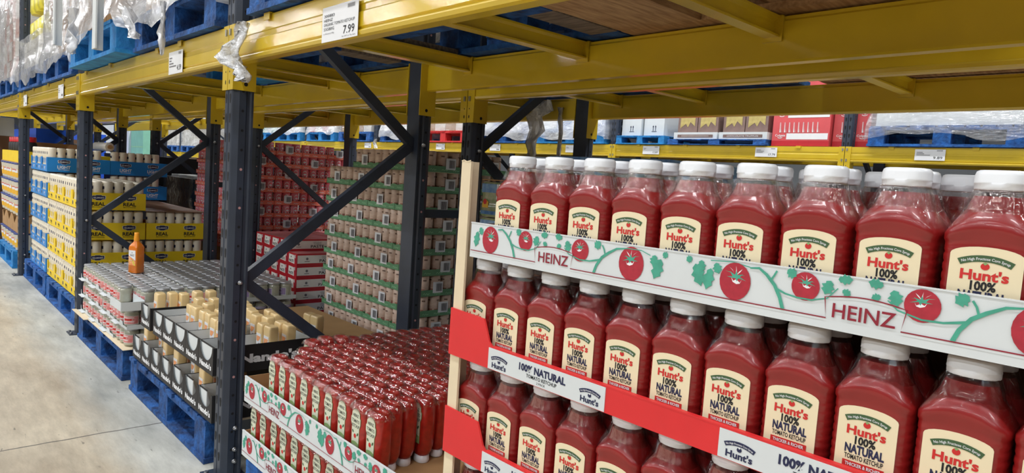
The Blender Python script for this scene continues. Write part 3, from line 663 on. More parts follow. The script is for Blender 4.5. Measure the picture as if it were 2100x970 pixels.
tag(obj('slip_sheet', MB().box(-1.27, -.03, .03, .98, .1855, .1965, 'cream')), 'cream card sheet between the dark pallet and the black trays', 'card sheet')
def peri():
    b = MB(); b.loft([rrect(.058, .040, .008, 0), rrect(.063, .044, .008, .003), rrect(.063, .0445, .008, .06), rrect(.061, .043, .008, .09), rrect(.063, .0445, .008, .12), rrect(.063, .0445, .008, .163), rrect(.060, .042, .010, .171), rrect(.053, .036, .010, .1745), rrect(.046, .030, .008, .1735)], 'perimayo')
    l = MB(); y = -.0229; l.prism([(-.024, .03), (.024, .03), (.024, .13), (-.024, .13)], lambda a, b_, c: (a, c, b_), y, -.0216, 'label_w')
    f1 = fr(y - .0005); l.flat([(-.022, .03), (.016, .03), (.022, .042), (.010, .052), (.014, .062), (.0, .058), (-.006, .072), (-.010, .058), (-.022, .064)], f1, 'orange')
    l.flat([(-.020, .096), (-.004, .092), (.014, .106), (.022, .118), (-.020, .118)], f1, 'orange')
    l.flat(circ(.004, 8, .8, 1.4, .006, .083), f1, 'ink'); l.flat([(-.008, .069), (.018, .069), (.018, .073), (-.008, .073)], f1, 'bar')
    return P(('bottle_body', b), ('label', l, (), 'orange flame label'))
PE = peri()
up = [(-1.045, .075), (-1.040, .135), (-.998, .180), (-1.03, .260), (-.835, .205), (-.800, .270), (-1.03, .330), (-.820, .335), (-.684, .125), (-.622, .128), (-.684, .200), (-.515, .130), (-.450, .135), (-.515, .200), (-.330, .120), (-.260, .122), (-.335, .190), (-.270, .2), (-.675, .375), (-.510, .340), (-.446, .330), (-.340, .310), (-.150, .262), (-.084, .268), (-.152, .345), (-.085, .352), (-.275, .335), (-.6, .36), (-.42, .405), (-.33, .40)]
for i, (x, y) in enumerate(up):
    spawn(PE, 'sauce_bottle', 'pale sauce bottle in an upper black tray, number %d from the jars' % (i + 1), 'sauce bottle', (x, y, .4005), random.uniform(-.05, .05), 'pale sauce bottles in black trays')
k = 0
for i, (x, q) in enumerate(LOX):
    for u, y in ((.72, .052), (.28, .10), (.72, .115), (.28, .16)):
        if i in (1, 4, 6) and y < .06: continue
        k += 1
        spawn(PE, 'sauce_bottle', 'pale sauce bottle number %d in the %s lower black tray from the jars' % (1 + k % 4, ORD[i]), 'sauce bottle', (x + q * u, y, .1995), random.uniform(-.04, .04), 'pale sauce bottles in black trays')
# load behind the black trays: closed cartons under a brown sheet
for i in range(4):
    tag(obj('carton', MB().box(-1.24 + .305 * i, -1.24 + .305 * i + .30, .47, .98, .1966, .388, 'kraft')), '%s plain brown carton from the jars, behind the lower black trays' % ORD[i], 'carton', group='brown cartons behind the black trays')
tag(obj('slip_sheet', MB().box(-1.26, -.02, .455, 1.02, .3885, .3925, 'kraft')), 'large brown card sheet lying behind the black trays', 'card sheet')
for x, y, q in ((-.30, .56, 'first'), (-.235, .565, 'second')):
    spawn(PE, 'sauce_bottle', 'pale sauce bottle standing alone on the brown card sheet, %s of two' % q, 'sauce bottle', (x, y, .393), .1, 'pale sauce bottles in black trays')

# ================================================================== glass jars in low white trays
def jar(lab):
    g = MB(); g.lathe([(.030, 0), (.038, .003), (.0395, .010), (.0395, .076), (.036, .084), (.034, .089)], 'glassjar', 18)
    l = MB(); l.lathe([(.0399, .018), (.0399, .066)], 'label_w', 16, caps=False, a0=-PI * .98, a1=-PI * .02); l.lathe([(.0401, .020), (.0401, .064)], lab, 14, caps=False, a0=-PI * .72, a1=-PI * .04)
    for z in (.054, .032): l.lathe([(.0403, z), (.0403, z + .004)], 'label_w', 10, caps=False, a0=-PI * .85, a1=-PI * .25)
    l.lathe([(.0403, .040), (.0403, .050)], 'redink' if lab == 'pinklab' else 'navy', 8, caps=False, a0=-PI * .7, a1=-PI * .35)
    t = MB(); t.lathe([(.0365, .088), (.0372, .089), (.0372, .100), (.036, .1025), (.034, .1025), (.0325, .1012)], 'lid', 18)
    return P(('glass_body', g), ('label', l), ('lid', t, (), 'silver screw lid'))
JP, JL = jar('pinklab'), jar('purplelab')
JZ = (.197, .306, .418)
JN = ('bottom', 'middle', 'top')
tag(obj('slip_sheet', MB().box(-2.66, -1.41, -.01, 1.0, .1855, .1885, 'cream').box(-2.68, -2.3, -.035, -.008, .187, .190, 'cream')), 'torn cream card sheet between the dark pallet and the jars', 'card sheet')
def jar_tray(wd, dep, tab=True):
    b = MB(); b.box(0, wd, 0, dep, 0, .0025, 'white')
    l = MB(); l.prism([(0, 0), (wd, 0), (wd, .016), (wd * .72, .014), (wd * .68, .032), (wd * .50, .032), (wd * .46, .014), (.012, .010), (0, .036)], lambda a, c, q: (a, q, c), -.002, 0, 'white')
    if tab: l.prism([(.0, 0), (wd * .42, 0), (wd * .40, -.004), (.01, -.004)], lambda a, c, q: (a, -.001 - (q * .018), .003 + c), 0, 1, 'white')
    s = MB(); s.box(wd, wd + .002, 0, dep, 0, .026, 'white')
    return P(('tray_base', b), ('front_lip', l)), P(('tray_base', b), ('front_lip', l), ('side_lip', s))
JT, JT2 = jar_tray(.298, .33); JT3, JT4 = jar_tray(.292, .33, False)
for lv in range(3):
    for i in range(4):
        if lv == 0 and i == 3: continue
        for rr in range(3 if lv == 2 else 1):
            if lv == 2 and i == 3 and rr == 0: continue
            spawn((JT4 if rr else JT2) if i == 3 else (JT3 if rr else JT), 'jar_tray', 'low white tray, %s from the mayonnaise, %s row, under %s jars' % (ORD[i], ('front', 'middle', 'back')[rr], JN[lv]), 'jar tray', (-2.632 + .303 * i, .012 + .338 * rr, JZ[lv] - .0065), 0, 'low white jar trays')
for lv in range(3):
    for c in range(14):
        for r in range(12 if lv == 2 else 2):
            x = -2.588 + .0835 * c; y = .0545 + .338 * (r // 4) + .0815 * (r % 4)
            if lv == 2 and c >= 12 and r == 0: continue
            if lv < 2 and r == 1 and c < 13: continue
            spawn(JL if (c >= 12 and r > 6) else JP, 'glass_jar', '%s glass jar from the mayonnaise in row %d of the %s layer' % (ORD[c], r + 1, JN[lv]), 'jar', (x, y, JZ[lv] - .0035), random.uniform(-.9, .9), 'glass jars with tin lids')
for r in range(7, 12):
    spawn(JL, 'glass_jar', 'lilac-labelled glass jar beside the brown card, %s from the back of the middle layer' % ORD[11 - r], 'jar', (-1.497, .0545 + .0835 * r, JZ[1] - .0035), 1.2, 'glass jars with tin lids')
# an emptied tray slid half off the corner
et = P(('tray_base', MB().box(0, .24, 0, .12, 0, .0025, 'white')), ('front_lip', MB().prism([(0, 0), (.24, 0), (.24, .05), (.02, .05), (0, .03)], lambda a, c, q: (a, q, c), -.002, 0, 'white')), ('side_lip', MB().box(.24, .242, 0, .12, 0, .05, 'white')), ('back_lip', MB().box(0, .24, .118, .12, .0026, .055, 'white')))
spawn(et, 'jar_tray', 'empty white card tray beside the black trays, its jars taken out', 'jar tray', (-1.622, -.03, .4175), 0, 'low white jar trays')
# sauce bottle left on the lids
b = MB(); b.loft([rrect(.066, .066, .008, 0), rrect(.070, .070, .010, .004), rrect(.070, .070, .010, .165), rrect(.066, .066, .018, .180), rrect(.044, .044, .02, .198), rrect(.032, .032, .0155, .206), rrect(.030, .030, .0145, .212)], 'sauce')
cp_ = MB(); cp_.lathe([(.0165, .208), (.0172, .210), (.0172, .226), (.015, .250), (.0145, .252), (.0145, .262), (.012, .2635)], 'saucecap', 14)
l = MB(); l.prism([(-.027, .148), (.026, .148), (.027, .082), (-.027, .112)], lambda a, b_, c: (a, c, b_), -.0362, -.0352, 'label_w'); f1 = fr(-.0366)
l.flat([(-.003, .134), (.001, .138), (.003, .131), (.0, .128)], f1, 'ink'); l.flat([(-.018, .119), (.018, .119), (.018, .1225), (-.018, .1225)], f1, 'lgrey'); l.flat([(-.015, .112), (.016, .110), (.016, .1135), (-.015, .1155)], f1, 'navy')
g = MB(); g.prism([(-.027, .050), (.027, .050), (.027, .080), (-.027, .108)], lambda a, b_, c: (a, c, b_), -.0360, -.0352, 'orange'); f1 = fr(-.0364)
g.strip([(.010 * math.cos(t / 8 * 2 * PI) - .012, .068 + .010 * math.sin(t / 8 * 2 * PI)) for t in range(9)], .0012, f1, 'saucecap'); leaf(g, f1, .006, .060, .022, .006, .9, 'jug'); leaf(g, f1, .012, .058, .018, .006, -.4, 'jug'); leaf(g, f1, .008, .072, .018, .006, 1.9, 'jug')
g.flat([(-.016, .079), (.018, .079), (.018, .084), (-.016, .084)], f1, 'cream')
pr = P(('bottle_body', b), ('cap', cp_, (), 'orange wrapped neck'), ('label', l, (), 'white five-sided label'), ('graphic_label', g, (), 'orange graphic label'))
spawn(pr, 'sauce_bottle', 'tall square bottle of orange sauce standing on the jar lids', 'sauce bottle', (-2.118, .225, .5205), .55)

# ================================================================== mayonnaise
def mayo():
    b = MB(); b.lathe([(.031, 0), (.0335, .006), (.0342, .06), (.0325, .10), (.0342, .135), (.0342, .196), (.0325, .205), (.027, .2095), (.016, .208)], 'mayo', 20)
    l = MB(); l.lathe([(.0349, .150), (.0349, .172)], 'navy', 5, caps=False, a0=-PI / 2 - .34, a1=-PI / 2 + .34)
    l.lathe([(.0346, .060), (.0346, .142)], 'lcream', 5, caps=False, a0=-PI / 2 - .38, a1=-PI / 2 + .38)
    return b, l
mb, ml = mayo()
ml2 = MB(); ml2.v, ml2.f, ml2.m, ml2.sm, ml2.mats = list(ml.v), list(ml.f), list(ml.m), list(ml.sm), list(ml.mats)
ml.lathe([(.0350, .070), (.0350, .110)], 'hyellow', 5, caps=False, a0=-PI / 2 - .36, a1=-PI / 2 + .36); ml2.lathe([(.0350, .070), (.0350, .115)], 'hblue', 5, caps=False, a0=-PI / 2 - .36, a1=-PI / 2 + .36)
MY, ML = P((None, mb), ('label', ml)), P((None, mb), ('label', ml2))
def crest(m, fn2, x, z, s):
    """framed badge with a dark blue field"""
    sh = [(-.060, .012), (-.056, .020), (-.030, .020), (-.022, .026), (.022, .026), (.030, .020), (.056, .020), (.060, .012), (.056, -.012), (.030, -.016), (.020, -.024), (-.020, -.024), (-.030, -.016), (-.056, -.012)]
    for k, (q, mt) in enumerate(((1.10, 'whiteink'), (1.0, 'navy'))): m.flat([(x + a * s * q, z + b * s * (q + .04)) for a, b in sh], fn2(.0006 + .0008 * k), mt)
    m.text("HELLMANN'S", x, z - .007 * s, .016 * s, fn2(.0022), 'whiteink', w=.098 * s, bold=.02)
def mayo_tray(card, name, wd=.338, dep=.43, h=.128):
    b = MB(); b.box(0, wd, .003, dep, 0, .003, card); b.box(0, .003, .003, dep, .003, h, card); b.box(.003, wd - .003, dep - .003, dep, .003, h, card)
    f = MB(); out = [(0, 0), (wd, 0), (wd, h), (wd - .035, h), (wd - .045, .060), (.030, .060), (.022, h), (0, h)]
    f.prism(out, lambda a, q, c: (a, c, q), 0, .003, card)
    fn = lambda e: fr(-e)
    f.flat([(.045 + a, .034 + b_) for a, b_ in circ(.019, 14)], fr(-.0006), 'whiteink'); f.flat([(.045 + a, .034 + b_) for a, b_ in circ(.016, 14)], fr(-.0014), 'navy')
    f.text(name, .18, .028, .017, fr(-.001), 'ink' if name == 'REAL' else 'whiteink', w=.07, bold=.03)
    f.text('MAYONNAISE', .18, .016, .006, fr(-.001), 'ink' if name == 'REAL' else 'whiteink', w=.08, bold=.01)
    s = MB(); s.box(wd - .003, wd, .003, dep, .003, h, card)
    fn = lambda e: sd(wd + e)
    for y in (dep * .26, dep * .74):
        crest(s, fn, y, .090, .72)
        s.text(name, y, .032, .026, sd(wd + .0008), 'ink' if name == 'REAL' else 'whiteink', w=.088 if name == 'REAL' else .10, bold=.03)
        s.text('MAYONNAISE', y, .018, .007, sd(wd + .0008), 'ink' if name == 'REAL' else 'whiteink', w=.084, bold=.01)
    return P(('tray_body', b), ('front_panel', f), ('side_panel', s))
TY, TB = mayo_tray('hyellow', 'REAL'), mayo_tray('hblue', 'LIGHT', .29, .49)
MZ = [.190, .415, .640, .865, 1.090]
LN = ['bottom', 'second', 'third', 'fourth', 'top']
def mayo_block(trays, wd, xs, y0s, layers, bot, colour, grp):
    for lv in layers:
        for j, yy in enumerate(y0s(lv)):
            for i, x in enumerate(xs):
                if j and i < len(xs) - 1: continue
                spawn(trays, 'mayonnaise_tray', '%s mayonnaise tray, %s from the post, %s layer, %s row' % (colour, ORD[len(xs) - 1 - i], LN[lv], ('front', 'back')[j]), 'cardboard tray', (x, yy, MZ[lv]), 0, colour + ' mayonnaise trays')
                nb = 4; pit = .0795 if wd > .3 else .0705; off = .0495 if wd > .3 else .0388
                for c in range(nb):
                    for r in range(6 if wd > .3 else 6):
                        yb = yy + .0405 + .0698 * r
                        if not ((r == 0 and j == 0) or (i == len(xs) - 1 and c == nb - 1) or (lv == 3 and wd > .3 and r < 6 and i >= 2)): continue
                        spawn(bot, 'mayonnaise_bottle', 'cream bottle, %s column from the post, row %d, %s %s tray %d' % (ORD[nb - 1 - c], r + 1 + 6 * j, LN[lv], colour, len(xs) - i), 'mayonnaise bottle', (x + off + pit * c, yb, MZ[lv] + .0035), random.uniform(-.08, .08) + (.30 if (i == len(xs) - 1 and c == nb - 1 and r + j) else 0), 'mayonnaise bottles in ' + colour + ' trays')
mayo_block(TY, .338, [-4.335 + .341 * i for i in range(4)], lambda lv: (.065, .505) if lv < 3 else (.065,), range(4), MY, 'yellow', 0)
mayo_block(TB, .29, [-5.275 + .293 * i for i in range(3)], lambda lv: (.065, .558) if lv > 2 else (.065,), range(5), ML, 'sky-blue', 0)
tag(obj('slip_sheet', MB().box(-4.30, -2.97, .505, .945, .8555, .8605, 'kraftdark')), 'shiny brown card sheet on the stack of yellow mayonnaise trays', 'card sheet')
m = MB(); m.loft([[(x, .55 + r * math.cos(2 * PI * j / 14), 1.345 + r * math.sin(2 * PI * j / 14)) for j in range(14)] for x, r in ((-4.95, .036), (-4.94, .042), (-4.42, .042), (-4.41, .036))], 'ivory')
m.loft([[(x, .55 + .02 * math.cos(2 * PI * j / 10), 1.345 + .02 * math.sin(2 * PI * j / 10)) for j in range(10)] for x in (-4.975, -4.385)], 'kraft')
tag(obj('film_roll', m), 'beige roll lying on top of the sky-blue mayonnaise trays', 'roll')

# ================================================================== tubs past the second post
def tub():
    b = MB(); b.lathe([(.085, 0), (.088, .004), (.102, .165), (.104, .168)], 'tub', 20)
    l = MB(); l.lathe([(.0925, .03), (.0995, .12)], 'tubyel', 16, caps=False, a0=-PI, a1=0); l.lathe([(.0968, .08), (.1000, .118)], 'label_w', 10, caps=False, a0=-PI * .75, a1=-PI * .25)
    l.lathe([(.1000, .106), (.1010, .114)], 'redink', 8, caps=False, a0=-PI * .7, a1=-PI * .3)
    c = MB(); c.lathe([(.104, .166), (.108, .168), (.108, .182), (.103, .184)], 'tublid', 20)
    return P(('tub_body', b), ('label', l), ('lid', c, (), 'dark blue lid'))
TU = tub()
for lv, z in enumerate((.19, .376, .562, .748, .934)):
    for i in range(6):
        if lv == 1: continue
        spawn(TU, 'food_tub', 'white tub with blue lid, %s from the second post, %s layer' % (ORD[5 - i], LN[lv]), 'tub', (-7.18 + .218 * i, .13, z), random.uniform(-.4, .4), 'white tubs with blue lids')
for i in range(3):
    m = MB(); x = -7.25 + .43 * i; m.box(x, x + .42, .06, .6, .3765, .380, 'kraft'); m.prism([(0, 0), (.42, 0), (.42, .17), (.30, .18), (.12, .08), (0, .16)], lambda a, b_, c: (x + a, .05 + c, .3765 + b_), 0, .004, 'kraft'); m.box(x, x + .004, .06, .6, .380, .55, 'kraft'); m.box(x + .416, x + .42, .06, .6, .380, .55, 'kraft'); m.box(x + .0045, x + .4155, .2, .6, .3805, .556, 'kraft')
    tag(obj('tub_tray', m), 'torn brown card tray among the tubs, %s from the far end' % ORD[i], 'cardboard tray', 'brown trays among the tubs')
m = MB(); m.box(-7.3, -5.9, .05, .9, 1.126, 1.245, 'hyellow')
tag(obj('display_tray', m), 'plain yellow card tray on top of the white tubs', 'display tray')
for i in range(7):
    cp2 = P((None, MB().lathe([(.06, 0), (.062, .01), (.062, .08), (.05, .10)], 'black', 12)), ('cap', MB().lathe([(.056, .10), (.056, .15), (.05, .155)], 'redcap', 12)))
    spawn(cp2, 'dark_bottle', 'dark bottle with red cap, %s from the far end, over the tubs' % ORD[i], 'bottle', (-7.2 + .19 * i, .16, 1.2455), 0, 'dark bottles with red caps')
tag(obj('card_sheet', MB().box(-7.3, -5.9, .04, .9, 1.1185, 1.1255, 'kraft')), 'brown card sheet between the tubs and the yellow tray', 'card sheet')

# ================================================================== second row: brown cans in green trays
def can(paper, r=.0372, h=.1148, logo=True):
    m = MB(); m.lathe([(r * .93, 0), (r, .003), (r, h - .003), (r * .95, h), (r * .9, h - .003)], paper, 14)
    if logo:
        for a in (-PI / 2, 0): m.lathe([(r + .0012, h * .74), (r + .0012, h * .81)], 'logo_b', 4, caps=False, a0=a - .27, a1=a + .27)
        for a in (-PI / 2 + .35, -.3): m.lathe([(r + .0012, h * .14), (r + .0012, h * .34)], 'canbase', 3, caps=False, a0=a - .30, a1=a + .30)
    return m
CG = P((None, can('canpaper', .0365)))
def barcode(fn2, x, z, wd=.070, h=.064):
    m = MB(); m.flat([(x - wd / 2, z), (x + wd / 2, z), (x + wd / 2, z + h), (x - wd / 2, z + h)], fn2(.0012), 'label_w'); rnd = random.Random(3); u = x - wd * .18
    while u < x + wd * .40:
        t = rnd.choice((.0016, .0024, .0034)); m.flat([(u, z + h * .14), (u + t, z + h * .14), (u + t, z + h * .84), (u, z + h * .84)], fn2(.0026), 'bar'); u += t + rnd.choice((.0012, .002))
    return m
def lipped(card, wd, dep, mark, code=True, lip=.036, cans=.078, side=False):
    f = MB(); n = max(1, round(wd / cans)); out = [(0, 0), (wd, 0), (wd, lip)] + [(wd - wd * (i + .5) / (n * 2), lip - (.007 if i % 2 else 0)) for i in range(2 * n)] + [(0, lip)]
    f.prism(out, lambda a, q, c: (a, c, q), 0, .002, card)
    for i in range(n):
        x = wd * (i + .5) / n; f.strip([(x - .022, .012), (x - .012, .019), (x - .006, .010), (x + .004, .018), (x + .010, .011), (x + .022, .016)], .0022, fr(-.0008), mark)
    b = MB(); b.box(0, wd, .002, dep, 0, .002, card); b.box(0, .002, .002, dep, .002, lip, card); b.box(.002, wd - .002, dep - .002, dep, .002, lip, card)
    s = MB(); s.box(wd - .002, wd, .002, dep, .002, lip, card)
    ns = max(1, round(dep / cans))
    for i in range(ns):
        y = dep * (i + .5) / ns; s.strip([(y - .022, .012), (y - .012, .019), (y - .006, .010), (y + .004, .018), (y + .010, .011), (y + .022, .016)], .0022, sd(wd + .0008), mark)
    parts = [('tray_base', b), ('front_lip', f), ('side_lip', s)]
    if code: parts.append(('barcode_label', barcode(lambda e: fr(-e), wd * .46, .018), (), 'white barcode sticker'))
    if side: parts.append(('barcode_label', barcode(lambda e: sd(wd + e), dep * .5, .018), (), 'white barcode sticker'))
    return P(*parts)
GT = {}
def canstack(X0, Y0, layers, pick, protoT, canP, card, mark, cname, cd, tname, gname, h=.1185, side=6, grp='', first=0):
    """layers: list of (z, x-offset, [tray widths]); front row of cans everywhere, and the flank of the last tray"""
    for li, (z, xo, ws) in enumerate(layers):
        x = X0 + xo; cnt = 0
        for ti, wd in enumerate(ws):
            last = ti == len(ws) - 1; dep = .33 if wd < .26 else .24
            key = (card, wd, dep, last)
            if key not in GT: GT[key] = lipped(card, wd - .004, dep, mark, True, side=last)
            spawn(GT[key], tname, '%s tray, %s from the mayonnaise end, layer %d of the %s' % (cd, ORD[ti], li + 1, gname), 'can tray', (x + .002, Y0, z), 0, cd + ' trays of ' + cname + 's')
            n = 2 if wd < .2 else max(2, round(wd / .0785))
            for c in range(n):
                cnt += 1
                spawn(canP, cname, '%s number %d from the mayonnaise end, front of layer %d' % (cname.replace('_', ' '), cnt, li + 1), 'can', (x + .002 + .0392 + (wd - .004 - .0797) / (n - 1) * c, Y0 + .0415, z + .0025), random.uniform(-.6, .6), cname.replace('_', ' ') + 's')
            x += wd
        dep0 = .33 if ws[-1] < .26 else .24; k0 = round(dep0 / .079); k1 = 4; ys = [.0415 + (dep0 - .081) / (k0 - 1) * q for q in range(1, k0)] + [dep0 + .004 + .0415 + (.32 - .081) / 3 * q for q in range(k1)]
        for q, yy in enumerate(ys[:side]):
            spawn(canP, cname, '%s at the flank of layer %d from the top, %s behind the corner' % (cname.replace('_', ' '), li + 1, ORD[q]), 'can', (x - .0425, Y0 + yy, z + .0025), random.uniform(-.6, .6), cname.replace('_', ' ') + 's')
        key = (card, .24, 'f')
        if key not in GT: GT[key] = lipped(card, .236, .32, mark, False, side=True)
        spawn(GT[key], tname, '%s tray at the flank, layer %d from the top of the %s' % (cd, li + 1, gname), 'can tray', (x - .238, Y0 + dep0 + .004, z), 0, cd + ' trays of ' + cname + 's')
A_, B_ = [.235, .312, .312, .312], [.312, .312, .312, .235]
lay = [(1.309, .345, [.312, .312, .198])]
for i in range(9): lay.append((1.1905 - .1185 * i, 0, B_ if i % 2 == 0 else A_))
canstack(-1.49, 1.235, lay, None, None, CG, 'cangreen', 'paleg', 'brown_can', 'green', 'can_tray', 'brown can stack', side=6)
pallet(PB, 'blue pallet on the floor under the brown cans', -1.485, 1.22, 0)
tag(obj('plinth_carton', MB().box(-1.48, -.33, 1.25, 2.2, .186, .2415, 'kraft')), 'flat brown carton layer under the lowest brown cans', 'carton')
# pink cans in coral trays
m = can('pinkcan', .0362, logo=False); r_ = .0362
for a in (-PI / 2, 0):
    for rr, ha, hz, zc, mt in ((.0006, .66, .040, .060, 'label_w'), (.0014, .54, .027, .066, 'pinkcan'), (.0022, .40, .008, .064, 'label_w'), (.0022, .36, .008, .034, 'navy')):
        for q in range(6):
            u0, u1 = -1 + q / 3, -1 + (q + 1) / 3; v = [(a + ha * u, zc + sg * hz * math.sqrt(max(0, 1 - u * u))) for u, sg in ((u0, -1), (u1, -1), (u1, 1), (u0, 1))]
            m.add([((r_ + rr) * math.cos(t), (r_ + rr) * math.sin(t), z_) for t, z_ in v], [(0, 1, 2, 3)], mt)
CPK = P((None, m))
PTZ = [1.371 - .1075 * i for i in range(9)]
key = lipped('cantray', .31, .236, 'whiteink', False, side=True)
key2 = lipped('cantray', .31, .236, 'whiteink', False, side=False)
for li, z in enumerate(PTZ):
    for t in range(4):
        for s in range(4):
            if s and t < 3: continue
            spawn(key if (t == 3 and (s + li) % 2) else key2, 'can_tray', 'coral tray, %s along the front, %s back, layer %d from the top' % (ORD[t], ORD[s], li + 1), 'can tray', (-4.17 + .318 * t - .01 * li * (t == 0), 1.25 + .24 * s - (.0 if li else .0), z), 0, 'coral trays of pink cans')
    for t in range(4):
        for c in range(4):
            spawn(CPK, 'pink_can', 'pink can number %d along the front of layer %d from the top' % (4 * t + c + 1, li + 1), 'can', (-4.17 + .318 * t - .01 * li * (t == 0) + .0385 + .0765 * c, 1.2915, z + .0025), random.uniform(-.5, .5), 'pink cans', sc=(1, 1, .9))
    for q in range(1, 12 if li else 10):
        spawn(CPK, 'pink_can', 'pink can on the flank of layer %d from the top, %s behind the corner' % (li + 1, ORD[q - 1]), 'can', (-4.17 + .954 + .268, 1.2915 + .24 * (q // 3) + .0768 * (q % 3), z + .0025), random.uniform(-.5, .5), 'pink cans', sc=(1, 1, .9))
tag(obj('plinth_carton', MB().box(-4.2, -2.9, 1.27, 2.2, .185, PTZ[-1] - .001, 'kraft')), 'brown carton carrying the pink can stack, low in the shade', 'carton')
pallet(PB, 'blue pallet on the floor under the pink cans', -4.15, 1.24)

# ================================================================== tomato paste cartons
def paste():
    w_, d_, h_ = .150, .40, .0905
    b = MB(); b.box(0, w_, 0, d_, 0, h_, 'pastered'); b.box(.004, w_ - .004, .004, d_ - .004, h_, h_ + .0006, 'pastetop')
    f = MB(); f.flat([(.012, .018), (.112, .012), (.108, .076), (.018, .080)], fr(-.0012), 'pastewhite'); f.text('PASTE', .062, .022, .020, fr(-.0024), 'ink', w=.076, bold=.012); f.flat(circ(.006, 10, 1.3, 1, .055, .060), fr(-.0024), 'bar')
    f.flat(circ(.026, 16, .55, 1, .136, .044), fr(-.0012), 'tomato'); f.flat([(.118, .056), (.128, .056), (.128, .080), (.118, .080)], fr(-.0024), 'label_w')
    s = MB(); s.box(w_, w_ + .001, .004, d_ - .004, .018, .078, 'pastewhite'); s.text('PASTE', .235, .024, .022, sd(w_ + .0022), 'ink', w=.11, bold=.012); s.text('ORGANIC', .235, .062, .009, sd(w_ + .0022), 'bar', w=.075); s.text('TOMATO', .235, .050, .008, sd(w_ + .0022), 'ink', w=.062)
    s.flat(circ(.010, 12, 1, 1, .08, .052), sd(w_ + .0022), 'bar'); s.flat([(.06, .030), (.10, .030), (.10, .034), (.06, .034)], sd(w_ + .0022), 'bar'); s.flat(circ(.031, 18, 1, .95, .345, .048), sd(w_ + .0022), 'tomato')
    return P(('carton_body', b), ('front_print', f), ('side_print', s))
PA = paste()
for lv in range(7):
    z = .186 + .0912 * lv
    for r in range(2):
        for c in range(5):
            if lv >= 5 and c == 4: continue
            if lv < 5 and r and c < 4: continue
            if lv == 6: continue
            spawn(PA, 'paste_carton', 'red and white tomato paste carton, %s from the pink cans, %s row, layer %d up' % (ORD[c], ORD[r], lv + 1), 'carton', (-2.680 + .1515 * c, 1.25 + .405 * r, z), 0, 'tomato paste cartons')
pallet(PB, 'blue pallet on the floor under the tomato paste', -2.687, 1.22)
# black wrapped stack and dark goods beside the pink cans
m = MB(); rnd = random.Random(5); secs = []
for z in [.186 + .06 * i for i in range(16)]:
    q = 1 + .012 * rnd.uniform(-1, 1); secs.append([(-4.83 + a * q, 1.75 + b_ * q + .01 * rnd.uniform(-1, 1), z) for a, b_, _ in rrect(1.10, .96, .06, 0)])
m.loft(secs, 'blackfilm')
for i in range(4): m.box(-5.3 + .25 * i, -5.07 + .25 * i, 1.35, 1.9, 1.087, 1.11, 'whiteplas')
tag(obj('wrapped_stack', m), 'black-wrapped pallet stack behind the sky-blue mayonnaise', 'wrapped stack')
pallet(PB, 'blue pallet on the floor under the black-wrapped stack', -5.45, 1.24)
# vegetable packs behind the red display
def vegpack(wd=.262, h=.175, d=.2):
    b = MB(); q = lambda z, k=0: [(x + wd / 2, y + d / 2, z_) for x, y, z_ in rrect(wd - k, d - k, .03, z)]
    b.loft([q(0, .01), q(.012), q(h * .32), q(h * .36, .006), q(h * .64, .006), q(h * .68), q(h - .012), q(h, .02)], 'veg_pack')
    l = MB(); f1 = fr(-.0015); l.flat([(.02, h * .70), (wd - .02, h * .70), (wd - .02, h * .95), (.02, h * .95)], f1, 'sky_pack'); l.flat([(.02, .012), (wd - .02, .012), (wd - .02, .03), (.02, .03)], f1, 'sky_pack')
    l.flat([(.03, .045), (.075, .045), (.075, .075), (.06, .085), (.03, .07)], f1, 'tubyel'); l.flat(circ(.014, 10, 1, 1, .05, .075), fr(-.0024), 'redink')
    bc = barcode(lambda e: fr(-e - .002), wd * .68, h * .52, .085, .075)
    return P(('pack_body', b), ('printed_front', l), ('barcode_label', bc, (), 'white barcode sticker'))
VP = vegpack()
for lv in range(6):
    for c in range(4):
        spawn(VP, 'tin_pack', 'shrink-wrapped pack with sky-blue and green print, %s from the cream post, layer %d up' % (ORD[c], lv + 1), 'pack', (.125 + .268 * c, 1.25, .186 + .183 * lv), 0, 'printed packs behind the red display')
pallet(PB, 'blue pallet on the floor under the sky-blue printed packs', .125, 1.23)
tr = MB(); tr.box(.62, 1.27, 1.24, 1.9, 1.29, 1.415, 'sky_pack')
fp = MB()
for i in range(3):
    fp.flat([(.63 + .215 * i, 1.30), (.835 + .215 * i, 1.30), (.835 + .215 * i, 1.335), (.77 + .215 * i, 1.345), (.70 + .215 * i, 1.338), (.63 + .215 * i, 1.35)], fr(1.2385), 'veg_pack')
fp.flat(circ(.05, 18, 1, .5, .945, 1.372), fr(1.238), 'okey'); fp.flat(circ(.046, 18, 1, .46, .945, 1.372), fr(1.2374), 'dgreen')
spawn(P(('carton_body', tr), ('printed_front', fp)), 'landscape_carton', 'dark blue carton with a landscape band behind the white caps', 'carton', (0, 0, 0))
tag(obj('pack_layer', MB().box(.13, 1.24, 1.26, 2.2, 1.2845, 1.2895, 'kraft')), 'brown card sheet under the landscape carton', 'card sheet')

